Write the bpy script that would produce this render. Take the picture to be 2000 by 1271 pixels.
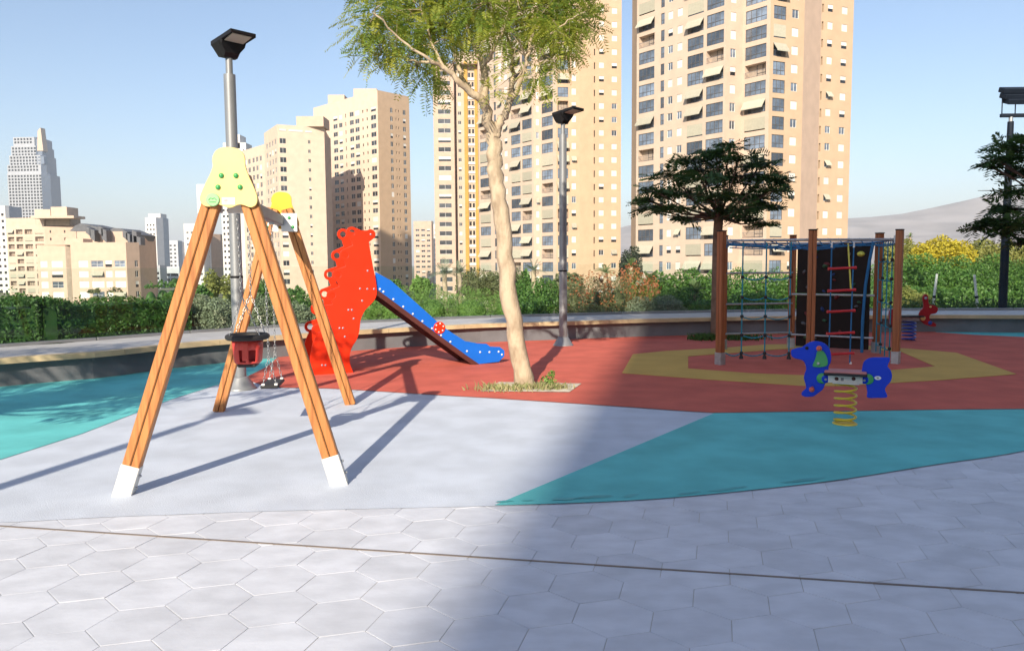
import bpy, bmesh, math, random
import numpy as np
from mathutils import Vector, Matrix

scene = bpy.context.scene
for _o in list(bpy.data.objects):
    bpy.data.objects.remove(_o)
C = scene.collection
R = math.radians

# ------------------------------------------------------------------ camera
FPX, CX, CY, EYE = 1500.0, 1000.0, 635.5, 1.6
PITCH = math.atan(120.5 / 1500.0)
ROLL = R(0.4)
fwd = Vector((0, math.cos(PITCH), -math.sin(PITCH)))
up0 = Vector((0, math.sin(PITCH), math.cos(PITCH)))
rt0 = Vector((1, 0, 0))
rt = rt0 * math.cos(ROLL) - up0 * math.sin(ROLL)
up = up0 * math.cos(ROLL) + rt0 * math.sin(ROLL)
cam_d = bpy.data.cameras.new('camera')
cam = bpy.data.objects.new('camera', cam_d)
C.objects.link(cam)
m = Matrix((rt, up, -fwd)).transposed().to_4x4()
m.translation = (0, 0, EYE)
cam.matrix_world = m
cam_d.sensor_width = 36
cam_d.lens = 36 * FPX / 2000
cam_d.clip_start = 0.05
cam_d.clip_end = 20000
scene.camera = cam

# ------------------------------------------------------------------ light
SUN_AZ, SUN_EL = R(12.8), R(29.0)          # the light travels away from the camera, a little to the right
sun_dir = Vector((math.sin(SUN_AZ) * math.cos(SUN_EL), math.cos(SUN_AZ) * math.cos(SUN_EL), -math.sin(SUN_EL)))
sd = bpy.data.lights.new('sun', 'SUN')
sd.energy = 5.0
sd.angle = R(0.53)
sd.color = (1.0, 0.88, 0.70)
so = bpy.data.objects.new('sun', sd)
C.objects.link(so)
so.rotation_euler = sun_dir.to_track_quat('-Z', 'Y').to_euler()
so.location = (-20, -60, 60)
w = bpy.data.worlds.new('World')
scene.world = w
w.use_nodes = True
nt = w.node_tree
bg = nt.nodes['Background']
sky = nt.nodes.new('ShaderNodeTexSky')
sky.sky_type = 'NISHITA'
sky.sun_disc = False
sky.sun_elevation = SUN_EL
sky.sun_rotation = R(180) + SUN_AZ
sky.altitude = 0
sky.air_density = 1.0
sky.dust_density = 1.2
sky.ozone_density = 2.2
nt.links.new(sky.outputs[0], bg.inputs[0])
bg.inputs[1].default_value = 0.114
vs = scene.view_settings
vs.view_transform = 'Standard'
vs.look = 'None'
vs.gamma = 1
vs.exposure = 0.7
vs.use_curve_mapping = False

# ------------------------------------------------------------------ pixel helpers (only for measuring where things stand)
def ray(px, py):
    return fwd + rt * ((px - CX) / FPX) - up * ((py - CY) / FPX)
def gp(px, py, z=0.0):
    d = ray(px, py)
    t = (z - EYE) / d.z
    return Vector((d.x * t, d.y * t, z))
def atY(px, py, Y):
    d = ray(px, py)
    t = Y / d.y
    return Vector((d.x * t, Y, EYE + d.z * t))
def onplane(px, py, P, n):
    d = ray(px, py)
    o = Vector((0, 0, EYE))
    t = (Vector(P) - o).dot(n) / d.dot(n)
    return o + d * t
def zat(py, Y, px=1000):
    return atY(px, py, Y).z

# ------------------------------------------------------------------ materials
def lk(t, a, b):
    t.links.new(a, b)
def M(name, col, rough=0.7, var=0.12, scale=6.0, bump=0.0, bscale=60.0, metal=0.0, spec=0.5, tint=None, orand=0.0,
      stretch=(1, 1, 1), world=False, detail=4.0, transl=0.0, col2=None, coat=0.0, ramp=(0.35, 0.65)):
    mt = bpy.data.materials.new(name)
    mt.use_nodes = True
    t = mt.node_tree
    b = t.nodes['Principled BSDF']
    b.inputs['Roughness'].default_value = rough
    b.inputs['Metallic'].default_value = metal
    b.inputs['Specular IOR Level'].default_value = spec
    b.inputs['Coat Weight'].default_value = coat
    c = Vector(col)
    tc = t.nodes.new('ShaderNodeTexCoord')
    mp = t.nodes.new('ShaderNodeMapping')
    mp.inputs['Scale'].default_value = stretch
    if world:
        gm = t.nodes.new('ShaderNodeNewGeometry'); lk(t, gm.outputs['Position'], mp.inputs[0])
    else:
        lk(t, tc.outputs['Object'], mp.inputs[0])
    ns = t.nodes.new('ShaderNodeTexNoise')
    ns.inputs['Scale'].default_value = scale
    ns.inputs['Detail'].default_value = detail
    lk(t, mp.outputs[0], ns.inputs[0])
    rp = t.nodes.new('ShaderNodeValToRGB')
    rp.color_ramp.elements[0].position, rp.color_ramp.elements[1].position = ramp
    ca = Vector(col2) if col2 else c * (1 - var)
    cb = c if col2 else c * (1 + var)
    rp.color_ramp.elements[0].color = (*[min(1, v) for v in ca], 1)
    rp.color_ramp.elements[1].color = (*[min(1, v) for v in cb], 1)
    lk(t, ns.outputs[0], rp.inputs[0])
    out = rp.outputs[0]
    if tint:                                   # per leaf colour
        at = t.nodes.new('ShaderNodeAttribute')
        at.attribute_name = 'tint'
        mx = t.nodes.new('ShaderNodeMix')
        mx.data_type = 'RGBA'
        mx.inputs['B'].default_value = (*tint, 1)
        lk(t, at.outputs['Fac'], mx.inputs['Factor'])
        lk(t, out, mx.inputs['A'])
        out = mx.outputs['Result']
    if orand:
        oi = t.nodes.new('ShaderNodeObjectInfo')
        mr = t.nodes.new('ShaderNodeMapRange')
        mr.inputs['To Min'].default_value = 1 - orand
        mr.inputs['To Max'].default_value = 1 + orand
        lk(t, oi.outputs['Random'], mr.inputs[0])
        hs = t.nodes.new('ShaderNodeHueSaturation')
        lk(t, mr.outputs[0], hs.inputs['Value'])
        lk(t, out, hs.inputs['Color'])
        out = hs.outputs[0]
    lk(t, out, b.inputs['Base Color'])
    if bump:
        n2 = t.nodes.new('ShaderNodeTexNoise')
        n2.inputs['Scale'].default_value = bscale
        n2.inputs['Detail'].default_value = 3
        lk(t, mp.outputs[0], n2.inputs[0])
        bp = t.nodes.new('ShaderNodeBump')
        bp.inputs['Strength'].default_value = bump
        bp.inputs['Distance'].default_value = 0.01
        lk(t, n2.outputs[0], bp.inputs['Height'])
        lk(t, bp.outputs[0], b.inputs['Normal'])
    if transl:
        tr = t.nodes.new('ShaderNodeBsdfTranslucent')
        lk(t, out, tr.inputs[0])
        ms = t.nodes.new('ShaderNodeMixShader')
        ms.inputs[0].default_value = transl
        lk(t, b.outputs[0], ms.inputs[1])
        lk(t, tr.outputs[0], ms.inputs[2])
        lk(t, ms.outputs[0], t.nodes['Material Output'].inputs[0])
    return mt

def clear_glass(name, refl=0.018, tintc=(0.93, 0.97, 0.96)):
    mt = bpy.data.materials.new(name)
    mt.use_nodes = True
    t = mt.node_tree
    t.nodes.remove(t.nodes['Principled BSDF'])
    a = t.nodes.new('ShaderNodeBsdfTransparent')
    a.inputs[0].default_value = (*tintc, 1)
    g = t.nodes.new('ShaderNodeBsdfGlossy')
    g.inputs['Roughness'].default_value = 0.02
    ms = t.nodes.new('ShaderNodeMixShader')
    ms.inputs[0].default_value = refl
    lk(t, a.outputs[0], ms.inputs[1])
    lk(t, g.outputs[0], ms.inputs[2])
    lk(t, ms.outputs[0], t.nodes['Material Output'].inputs[0])
    return mt

# ------------------------------------------------------------------ object helpers
def tag(o, label=None, cat=None, group=None, kind=None):
    if label: o['label'] = label
    if cat: o['category'] = cat
    if group: o['group'] = group
    if kind: o['kind'] = kind
    return o
def empty(name, loc=(0, 0, 0), rz=0, parent=None):
    o = bpy.data.objects.new(name, None)
    o.empty_display_size = 0.2
    C.objects.link(o)
    o.location = loc
    o.rotation_euler = (0, 0, rz)
    if parent: o.parent = parent
    return o
def thing(name, label, cat, loc=(0, 0, 0), rz=0, group=None):
    return tag(empty(name, loc, rz), label, cat, group)
def link(name, me, parent=None, mat4=None):
    o = bpy.data.objects.new(name, me)
    C.objects.link(o)
    if parent: o.parent = parent
    if mat4 is not None: o.matrix_local = mat4
    return o
def frame_mat(o, ex, ey, ez):
    mm = Matrix((ex, ey, ez)).transposed().to_4x4()
    mm.translation = o
    return mm

class MB:
    """collects shapes for one mesh"""
    def __init__(s):
        s.v = []; s.f = []; s.mi = []; s.sm = []
    def add(s, vs_, fs_, mi=0, smooth=False):
        b = len(s.v)
        s.v += [tuple(v) for v in vs_]
        for f in fs_:
            s.f.append(tuple(b + i for i in f)); s.mi.append(mi); s.sm.append(smooth)
        return s
    def quad(s, a, b, c, d, mi=0):
        return s.add([a, b, c, d], [(0, 1, 2, 3)], mi)
    def box(s, c, size, mi=0, ax=None, bev=0.0):
        c = Vector(c)
        ex, ey, ez = ax if ax else (Vector((1, 0, 0)), Vector((0, 1, 0)), Vector((0, 0, 1)))
        h = Vector(size) / 2
        if bev <= 0:
            vv = [c + ex * (x * h.x) + ey * (y * h.y) + ez * (z * h.z) for z in (-1, 1) for y in (-1, 1) for x in (-1, 1)]
            return s.add(vv, [(0, 2, 3, 1), (4, 5, 7, 6), (0, 1, 5, 4), (2, 6, 7, 3), (0, 4, 6, 2), (1, 3, 7, 5)], mi)
        vv = []; idx = {}
        for k in range(3):
            for z in (-1, 1):
                for y in (-1, 1):
                    for x in (-1, 1):
                        hh = [h.x - bev, h.y - bev, h.z - bev]; hh[k] += bev
                        idx[(k, x, y, z)] = len(vv)
                        vv.append(c + ex * (x * hh[0]) + ey * (y * hh[1]) + ez * (z * hh[2]))
        fs = []
        S = (-1, 1)
        for q in S:
            fs.append([idx[(0, q, -1, -1)], idx[(0, q, 1, -1)], idx[(0, q, 1, 1)], idx[(0, q, -1, 1)]][::q])
            fs.append([idx[(1, -1, q, -1)], idx[(1, -1, q, 1)], idx[(1, 1, q, 1)], idx[(1, 1, q, -1)]][::q])
            fs.append([idx[(2, -1, -1, q)], idx[(2, 1, -1, q)], idx[(2, 1, 1, q)], idx[(2, -1, 1, q)]][::q])
        for a in S:
            for b in S:
                fs.append([idx[(0, a, b, -1)], idx[(1, a, b, -1)], idx[(1, a, b, 1)], idx[(0, a, b, 1)]][::a * b * 1])
                fs.append([idx[(1, -1, a, b)], idx[(2, -1, a, b)], idx[(2, 1, a, b)], idx[(1, 1, a, b)]][::a * b])
                fs.append([idx[(2, a, -1, b)], idx[(0, a, -1, b)], idx[(0, a, 1, b)], idx[(2, a, 1, b)]][::a * b])
                for d in S:
                    fs.append([idx[(0, a, b, d)], idx[(1, a, b, d)], idx[(2, a, b, d)]][::a * b * d])
        return s.add(vv, fs, mi)
    def beam(s, p0, p1, wd, dp, side, mi=0, bev=0.004):
        p0, p1 = Vector(p0), Vector(p1)
        ez = (p1 - p0).normalized()
        ex = Vector(side); ex = (ex - ez * ex.dot(ez)).normalized()
        ey = ez.cross(ex)
        return s.box((p0 + p1) / 2, (wd, dp, (p1 - p0).length), mi, (ex, ey, ez), bev)
    def tube(s, pts, rad, n=8, mi=0, caps=True):
        pts = [Vector(p) for p in pts]
        rad = rad if isinstance(rad, (list, tuple)) else [rad] * len(pts)
        vv = []; prev = None
        for i, p in enumerate(pts):
            d = (pts[min(i + 1, len(pts) - 1)] - pts[max(i - 1, 0)])
            d = d.normalized() if d.length > 1e-9 else Vector((0, 0, 1))
            if prev is None:
                a = Vector((1, 0, 0)) if abs(d.x) < 0.9 else Vector((0, 1, 0))
                ex = (a - d * a.dot(d)).normalized()
            else:
                ex = (prev - d * prev.dot(d)).normalized()
            prev = ex
            ey = d.cross(ex)
            for k in range(n):
                t = 2 * math.pi * k / n
                vv.append(p + (ex * math.cos(t) + ey * math.sin(t)) * rad[i])
        fs = []
        for i in range(len(pts) - 1):
            for k in range(n):
                fs.append((i * n + k, i * n + (k + 1) % n, (i + 1) * n + (k + 1) % n, (i + 1) * n + k))
        s.add(vv, fs, mi, True)
        if caps:
            s.add(vv[:n], [tuple(range(n))[::-1]], mi)
            s.add(vv[-n:], [tuple(range(n))], mi)
        return s
    def lathe(s, prof, c=(0, 0, 0), n=24, mi=0, ax=None):
        c = Vector(c)
        ex, ey, ez = ax if ax else (Vector((1, 0, 0)), Vector((0, 1, 0)), Vector((0, 0, 1)))
        vv = []
        for r_, z_ in prof:
            for k in range(n):
                t = 2 * math.pi * k / n
                vv.append(c + ex * (r_ * math.cos(t)) + ey * (r_ * math.sin(t)) + ez * z_)
        fs = [(i * n + k, i * n + (k + 1) % n, (i + 1) * n + (k + 1) % n, (i + 1) * n + k) for i in range(len(prof) - 1) for k in range(n)]
        s.add(vv, fs, mi, True)
        s.add(vv[:n], [tuple(range(n))[::-1]], mi)
        s.add(vv[-n:], [tuple(range(n))], mi)
        return s
    def torus(s, c, ax, R_, r_, n=24, k=8, mi=0, sx=1.0, sy=1.0):
        c = Vector(c); ex, ey, ez = ax
        vv = []
        for i in range(n):
            t = 2 * math.pi * i / n
            o = ex * (math.cos(t) * sx) + ey * (math.sin(t) * sy)
            dn = o.normalized()
            for j in range(k):
                q = 2 * math.pi * j / k
                vv.append(c + o * R_ + dn * (r_ * math.cos(q)) + ez * (r_ * math.sin(q)))
        fs = [(i * k + j, ((i + 1) % n) * k + j, ((i + 1) % n) * k + (j + 1) % k, i * k + (j + 1) % k) for i in range(n) for j in range(k)]
        return s.add(vv, fs, mi, True)
    def mesh(s, name, mats):
        me = bpy.data.meshes.new(name)
        me.from_pydata(s.v, [], s.f)
        for mt in (mats if isinstance(mats, (list, tuple)) else [mats]):
            me.materials.append(mt)
        me.polygons.foreach_set('material_index', s.mi)
        me.polygons.foreach_set('use_smooth', s.sm)
        me.update()
        return me
    def build(s, name, mats, parent=None, mat4=None):
        return link(name, s.mesh(name, mats), parent, mat4)

def catmull(pts, sub=6, closed=True):
    n = len(pts); out = []
    rng_ = range(n) if closed else range(n - 1)
    for i in rng_:
        if closed:
            p0, p1, p2, p3 = pts[(i - 1) % n], pts[i], pts[(i + 1) % n], pts[(i + 2) % n]
        else:
            p0, p1, p2, p3 = pts[max(i - 1, 0)], pts[i], pts[i + 1], pts[min(i + 2, n - 1)]
        for k in range(sub):
            t = k / sub
            out.append(tuple(0.5 * ((2 * b) + (-a + c) * t + (2 * a - 5 * b + 4 * c - d) * t * t + (-a + 3 * b - 3 * c + d) * t ** 3)
                             for a, b, c, d in zip(p0, p1, p2, p3)))
    if not closed: out.append(tuple(pts[-1]))
    return out

def plate_mesh(name, outline, holes, thick, mat, bev=0.003):
    """flat board cut along an outline, thickness centred on the local xy plane"""
    cu = bpy.data.curves.new(name, 'CURVE')
    cu.dimensions = '2D'
    cu.fill_mode = 'BOTH'
    cu.extrude = thick / 2 - bev
    cu.bevel_depth = bev
    cu.bevel_resolution = 1
    cu.offset = -bev
    for lp in [outline] + list(holes):
        sp = cu.splines.new('POLY')
        sp.points.add(len(lp) - 1)
        for i, p in enumerate(lp):
            sp.points[i].co = (p[0], p[1], 0, 1)
        sp.use_cyclic_u = True
    ob = bpy.data.objects.new('tmp', cu)
    C.objects.link(ob)
    bpy.context.view_layer.update()
    me = bpy.data.meshes.new_from_object(ob)
    bpy.data.objects.remove(ob)
    bpy.data.curves.remove(cu)
    me.name = name
    me.materials.clear()
    me.materials.append(mat)
    return me
def circ(cx, cy, r, n=16):
    return [(cx + r * math.cos(2 * math.pi * k / n), cy + r * math.sin(2 * math.pi * k / n)) for k in range(n)]

def dome_mesh(name, r, h, mat, n=12):
    b = MB()
    b.lathe([(r, 0), (r, h * 0.25), (r * 0.85, h * 0.65), (r * 0.5, h * 0.92), (r * 0.08, h)], n=n)
    return b.mesh(name, mat)
def copy_tree(o, parent=None):
    c = o.copy(); C.objects.link(c)
    if parent: c.parent = parent
    for ch in o.children: copy_tree(ch, c)
    return c

# ------------------------------------------------------------------ foliage
def leaf_mesh(name, centers, normals, size, mat, rng, aspect=0.5, jitter=0.35, fold=0.0):
    """one small rhombic blade per centre; normals bias how the blades lie"""
    n = len(centers)
    P = np.asarray(centers, float)
    d = rng.normal(size=(n, 3)); d /= np.linalg.norm(d, axis=1)[:, None]
    N = np.asarray(normals, float) * (1 - jitter) + rng.normal(size=(n, 3)) * jitter
    N /= np.linalg.norm(N, axis=1)[:, None] + 1e-9
    a = d - N * (d * N).sum(1)[:, None]
    a /= np.linalg.norm(a, axis=1)[:, None] + 1e-9
    b = np.cross(N, a)
    s = (size * rng.uniform(0.6, 1.3, n))[:, None]
    v = np.empty((n, 4, 3))
    v[:, 0] = P - a * s * 0.5
    v[:, 1] = P + b * s * aspect * 0.5 + N * s * fold
    v[:, 2] = P + a * s * 0.5
    v[:, 3] = P - b * s * aspect * 0.5 + N * s * fold
    me = bpy.data.meshes.new(name)
    me.vertices.add(n * 4); me.loops.add(n * 4); me.polygons.add(n)
    me.vertices.foreach_set('co', v.reshape(-1))
    me.loops.foreach_set('vertex_index', np.arange(n * 4, dtype=np.int32))
    me.polygons.foreach_set('loop_start', np.arange(n, dtype=np.int32) * 4)
    me.update(calc_edges=True)
    at = me.attributes.new('tint', 'FLOAT', 'POINT')
    at.data.foreach_set('value', np.repeat(rng.uniform(0, 1, n), 4).astype(np.float32))
    me.materials.append(mat)
    return me
def blob_points(blobs, n, rng, shell=0.45):
    """points in the outer shell of a set of ellipsoids (cx,cy,cz,rx,ry,rz), denser on bigger ones"""
    wts = np.array([b[3] * b[4] + b[4] * b[5] + b[3] * b[5] for b in blobs]); wts = wts / wts.sum()
    pick = rng.choice(len(blobs), n, p=wts)
    B = np.array(blobs)[pick]
    d = rng.normal(size=(n, 3)); d /= np.linalg.norm(d, axis=1)[:, None]
    r = 1 - shell * rng.uniform(0, 1, n) ** 1.6
    r *= 1 + 0.10 * np.sin(d[:, 0] * 9 + B[:, 0] * 3) * np.sin(d[:, 2] * 8 + B[:, 1])
    return B[:, :3] + d * B[:, 3:] * r[:, None], d
# ================================================================== the setting: ground, paving, rubber floor
X_, Y_, Z_ = Vector((1, 0, 0)), Vector((0, 1, 0)), Vector((0, 0, 1))
m_tile = M('pale_concrete_tile', (0.565, 0.59, 0.655), 0.62, 0.085, 4.5, 0.10, 25, orand=0.05, world=True, stretch=(1, 1.6, 1))
m_grout = M('grout', (0.44, 0.42, 0.39), 0.9, 0.1, 5)
m_strip = M('joint_strip', (0.16, 0.13, 0.11), 0.5, 0.1, 5)
m_grey = M('rubber_grey', (0.52, 0.57, 0.66), 0.85, 0.075, 2.4, 0.35, 140, spec=0.15)
m_turq = M('rubber_turquoise', (0.13, 0.50, 0.51), 0.85, 0.11, 2.0, 0.35, 140, spec=0.15)
m_red = M('rubber_red', (0.53, 0.125, 0.092), 0.85, 0.10, 2.0, 0.35, 140, spec=0.15)
m_yel = M('rubber_ochre', (0.56, 0.36, 0.10), 0.85, 0.06, 1.5, 0.35, 140, spec=0.15)
m_soil = M('soil', (0.52, 0.47, 0.38), 0.95, 0.25, 8, 0.5, 40)
m_earth = M('earth', (0.17, 0.16, 0.09), 0.95, 0.35, 0.15, 0.3, 3)
m_wall = M('grey_render', (0.165, 0.172, 0.19), 0.8, 0.10, 2.5, 0.15, 60, spec=0.2)
m_ledge = M('ledge_stone', (0.42, 0.42, 0.44), 0.6, 0.08, 3, 0.1, 30, orand=0.03)
m_edge = M('edge_stone', (0.52, 0.41, 0.25), 0.6, 0.12, 4, 0.1, 30, orand=0.04)

def sheet(name, pts, z, mat, parent=None):
    b = MB()
    b.add([(p[0], p[1], z) for p in pts], [tuple(range(len(pts)))])
    o = b.build(name, mat, parent)
    if not parent: tag(o, kind='structure')
    return o

# wall line (foot of the wall), measured left to right
wall_px = [(0, 756), (197, 739), (326, 721), (420, 711), (560, 697), (690, 686), (916, 671), (1013, 667), (1126, 663), (1240, 658.5), (1500, 652), (1825, 648.7), (2000, 650)]
wl = [gp(*p) for p in wall_px]
wl = [Vector((-12.5, 0.5, 0)), Vector((-10.6, 4.8, 0)), Vector((-8.6, 8.1, 0))] + wl + [Vector((15.0, 17.0, 0)), Vector((19.0, 15.2, 0)), Vector((23, 11.5, 0))]
wall_line = [Vector((p[0], p[1], 0)) for p in catmull([(p.x, p.y) for p in wl], 8, closed=False)]
# even spacing
def resample(line, step):
    out = [line[0].copy()]; acc = 0.0
    for a, b in zip(line, line[1:]):
        L = (b - a).length; t = step - acc
        while t <= L:
            out.append(a + (b - a) * (t / L)); t += step
        acc = (acc + L) % step
    return out
for _ in range(3):
    wall_line = [wall_line[0]] + [(wall_line[i - 1] + wall_line[i] * 2 + wall_line[i + 1]) / 4 for i in range(1, len(wall_line) - 1)] + [wall_line[-1]]
wall_line = resample(wall_line, 0.4)
def outward(line, i):
    d = line[min(i + 1, len(line) - 1)] - line[max(i - 1, 0)]
    d.normalize()
    return Vector((-d.y, d.x, 0))              # away from the playground
def off(line, dist):
    return [p + outward(line, i) * dist for i, p in enumerate(line)]

# terrain beyond: one sheet to the horizon with the terrace cut into it
def terrain():
    b = MB()
    nx, rings = 96, [0, 8, 16, 24, 29, 34, 48, 70, 110, 200, 400, 900, 2000, 5000, 9000]
    zs = [-0.35, -0.35, -0.35, -0.35, -0.5, -0.9, -3.0, -6.0, -8.5, -9.5, -10, -10, -10, -10, -10]
    vv = []; c = Vector((1.5, 6.0, 0))
    for r_, z_ in zip(rings, zs):
        for k in range(nx):
            t = 2 * math.pi * k / nx
            vv.append((c.x + r_ * math.cos(t), c.y + r_ * math.sin(t), z_))
    fs = [(i * nx + k, i * nx + (k + 1) % nx, (i + 1) * nx + (k + 1) % nx, (i + 1) * nx + k) for i in range(len(rings) - 1) for k in range(nx)]
    b.add(vv, fs, 0, True)
    return tag(b.build('ground', m_earth), kind='structure')
terrain()

# paving: grout bed with hexagonal tiles
back = [(p.x, p.y) for p in off(wall_line, 0.2)]
front_px = [(-420, 1034), (0, 1021), (175, 1012), (350, 1005), (520, 999), (700, 994.5), (860, 991), (1000, 987.5), (1170, 981.5), (1300, 974), (1480, 957), (1650, 936.5), (1825, 908.5), (2000, 881.5)]
front = [gp(*p) for p in front_px]
front = [(-12, 0.5), (-7.8, 3.3)] + [(p.x, p.y) for p in front] + [(6.2, 7.4), (8.3, 8.15), (12, 8.9), (21, 9.3)]
front = catmull(front, 6, closed=False)
rubber_pts = list(front) + back[::-1]
pave_pts = [(-13, -9), (24, -9)] + back[::-1]
paving = sheet('pavement', pave_pts, -0.0032, m_grout)
TW = 0.345
TA = R(15)
tx, ty = Vector((math.cos(TA), -math.sin(TA), 0)), Vector((math.sin(TA), math.cos(TA), 0))
def hex_mesh():
    b = MB(); s = (TW - 0.0035) / math.sqrt(3)
    def ring(r_, z_): return [(r_ * math.cos(R(60 * k + 30)), r_ * math.sin(R(60 * k + 30)), z_) for k in range(6)]
    rg = [ring(s, -0.03), ring(s, -0.0006), ring(s - 0.005, 0.0)]
    vv = [v for q in rg for v in q]
    fs = [(i * 6 + k, i * 6 + (k + 1) % 6, (i + 1) * 6 + (k + 1) % 6, (i + 1) * 6 + k) for i in range(2) for k in range(6)] + [tuple(range(12, 18))]
    b.add(vv, fs)
    return b
hexb = hex_mesh()
hexme = hexb.mesh('tile', m_tile)
def inside(pt, poly):
    x, y = pt; r_ = False; j = len(poly) - 1
    for i in range(len(poly)):
        xi, yi = poly[i]; xj, yj = poly[j]
        if (yi > y) != (yj > y) and x < (xj - xi) * (y - yi) / (yj - yi) + xi: r_ = not r_
        j = i
    return r_
rnd = random.Random(5)
tiles = []
for i in range(-75, 76):
    for j in range(-75, 76):
        p = Vector((0.1, 0.06, 0)) + tx * ((i + 0.5 * (j % 2)) * TW) + ty * (j * TW * math.sqrt(3) / 2)
        if not (-11 < p.x < 12 and -7 < p.y < 11.5): continue
        if inside((p.x, p.y + 0.0), rubber_pts) and all(inside((p.x + dx * 0.2, p.y + dy * 0.2), rubber_pts) for dx in (-1, 1) for dy in (-1, 1)): continue
        if not inside((p.x, p.y), pave_pts): continue
        q = p - Vector((0, 0, EYE)); dz = q.dot(fwd)
        vis = False
        if dz > 0.5:
            u = CX + FPX * q.dot(rt) / dz; v = CY - FPX * q.dot(up) / dz
            vis = -60 < u < 2060 and v < 1340
        tiles.append((not vis, p.length, p))
tiles.sort(key=lambda t: (t[0], t[1]))
rest = MB()
for k, (nv, _, p) in enumerate(tiles):
    mm = Matrix.Translation(p + Vector((0, 0, rnd.uniform(-0.0006, 0.0006)))) @ Matrix.Rotation(-TA, 4, 'Z') @ Matrix.Rotation(rnd.gauss(0, 0.0025), 4, 'X') @ Matrix.Rotation(rnd.gauss(0, 0.0025), 4, 'Y')
    if k < 300 and not nv:
        link('tile', hexme, paving, mm)
    else:
        rest.add([mm @ Vector(v) for v in hexb.v], hexb.f)
tag(rest.build('tiles', m_tile, paving), kind='stuff')
a, b_ = gp(-300, 1007.5), gp(2400, 1184)
d_s = (b_ - a).normalized(); a, b_ = a - d_s * 4, b_ + d_s * 7
sb = MB(); sb.beam(a + Vector((0, 0, 0.0015)), b_ + Vector((0, 0, 0.0015)), 0.014, 0.006, Vector((0.2, 1, 0)), bev=0)
o = sb.build('joint_strip', m_strip); tag(o, kind='structure')

# rubber floor: grey bed, coloured fields laid on it
sheet('rubber_floor', rubber_pts, 0.004, m_grey)
def widx(pt):
    return min(range(len(wall_line)), key=lambda i: (wall_line[i] - pt).length)
J = gp(474, 741)
iA = widx(gp(566, 699))
lt = [gp(0, 899), gp(157, 849), gp(334, 781), gp(420, 753.5)]
left_field = [(p.x, p.y) for p in [Vector((-9.8, 4.2, 0)), Vector((-6.2, 4.9, 0))] + lt + [J, gp(520, 718), gp(566, 698)]] + [back[i] for i in range(iA, -1, -1)][:iA - 6]
sheet('turquoise_rubber_field', left_field, 0.008, m_turq)
red_front = [gp(*p) for p in [(474, 741), (510, 752), (545, 758), (640, 759.5), (720, 764), (860, 773), (950, 778), (1060, 785), (1240, 797), (1330, 803.5), (1395, 807.5), (1500, 806), (1690, 803.5), (1860, 801), (2000, 800)]]
iB = widx(gp(1828, 649))
tip = [gp(2000, 659), gp(1900, 654.5), gp(1828, 649.5)]
red_poly = [(p.x, p.y) for p in red_front] + [(8.5, 8.78), (13, 9.35), (16, 9.6), (15.5, 15.0)] + [(p.x, p.y) for p in tip] + [back[i] for i in range(iB, iA - 1, -1)] + [(p.x, p.y) for p in [gp(520, 718)]]
sheet('red_rubber_field', red_poly, 0.0115, m_red)
far_turq = [(p.x, p.y) for p in tip] + [back[i] for i in range(iB, min(iB + 26, len(back)))] + [(17.5, 13.5), (15.5, 14.98)]
sheet('turquoise_rubber_field', far_turq, 0.008, m_turq)
fr = [p for p in front if p[0] > gp(958, 985).x + 0.02]
rt_field = [tuple(gp(960, 984.5))[:2]] + [(p[0], p[1] + 0.003) for p in fr if p[0] < 9.0] + [(9.3, 8.88)] + [(p.x, p.y - 0.004) for p in red_front[:9:-1]]
rt_field = [tuple(gp(966, 987.8))[:2]] + [(p[0], p[1]) for p in fr if p[0] < 13] + [(13, 9.34), (8.5, 8.77)] + [(p.x, p.y - 0.004) for p in reversed(red_front[10:])]
sheet('turquoise_rubber_field', rt_field, 0.008, m_turq)
outer = [gp(*p) for p in [(1215, 730.5), (1236, 693.5), (1300, 687), (1410, 681), (1500, 674), (1640, 673), (1780, 683), (1868, 690.5), (1985, 732.5), (1840, 744), (1640, 756), (1560, 755), (1380, 743)]]
inner = [gp(*p) for p in [(1344, 697.5), (1344, 721.5), (1470, 731), (1600, 736), (1700, 728), (1826, 717.5), (1760, 688.5), (1640, 680), (1520, 683.5)]]
b = MB()
sp = plate_mesh('ochre_rubber_ring', [(p.x, p.y) for p in outer], [[(p.x, p.y) for p in inner]], 0.004, m_yel, 0.0)
o = link('ochre_rubber_ring', sp); o.location.z = 0.0155; tag(o, kind='structure')

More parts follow.
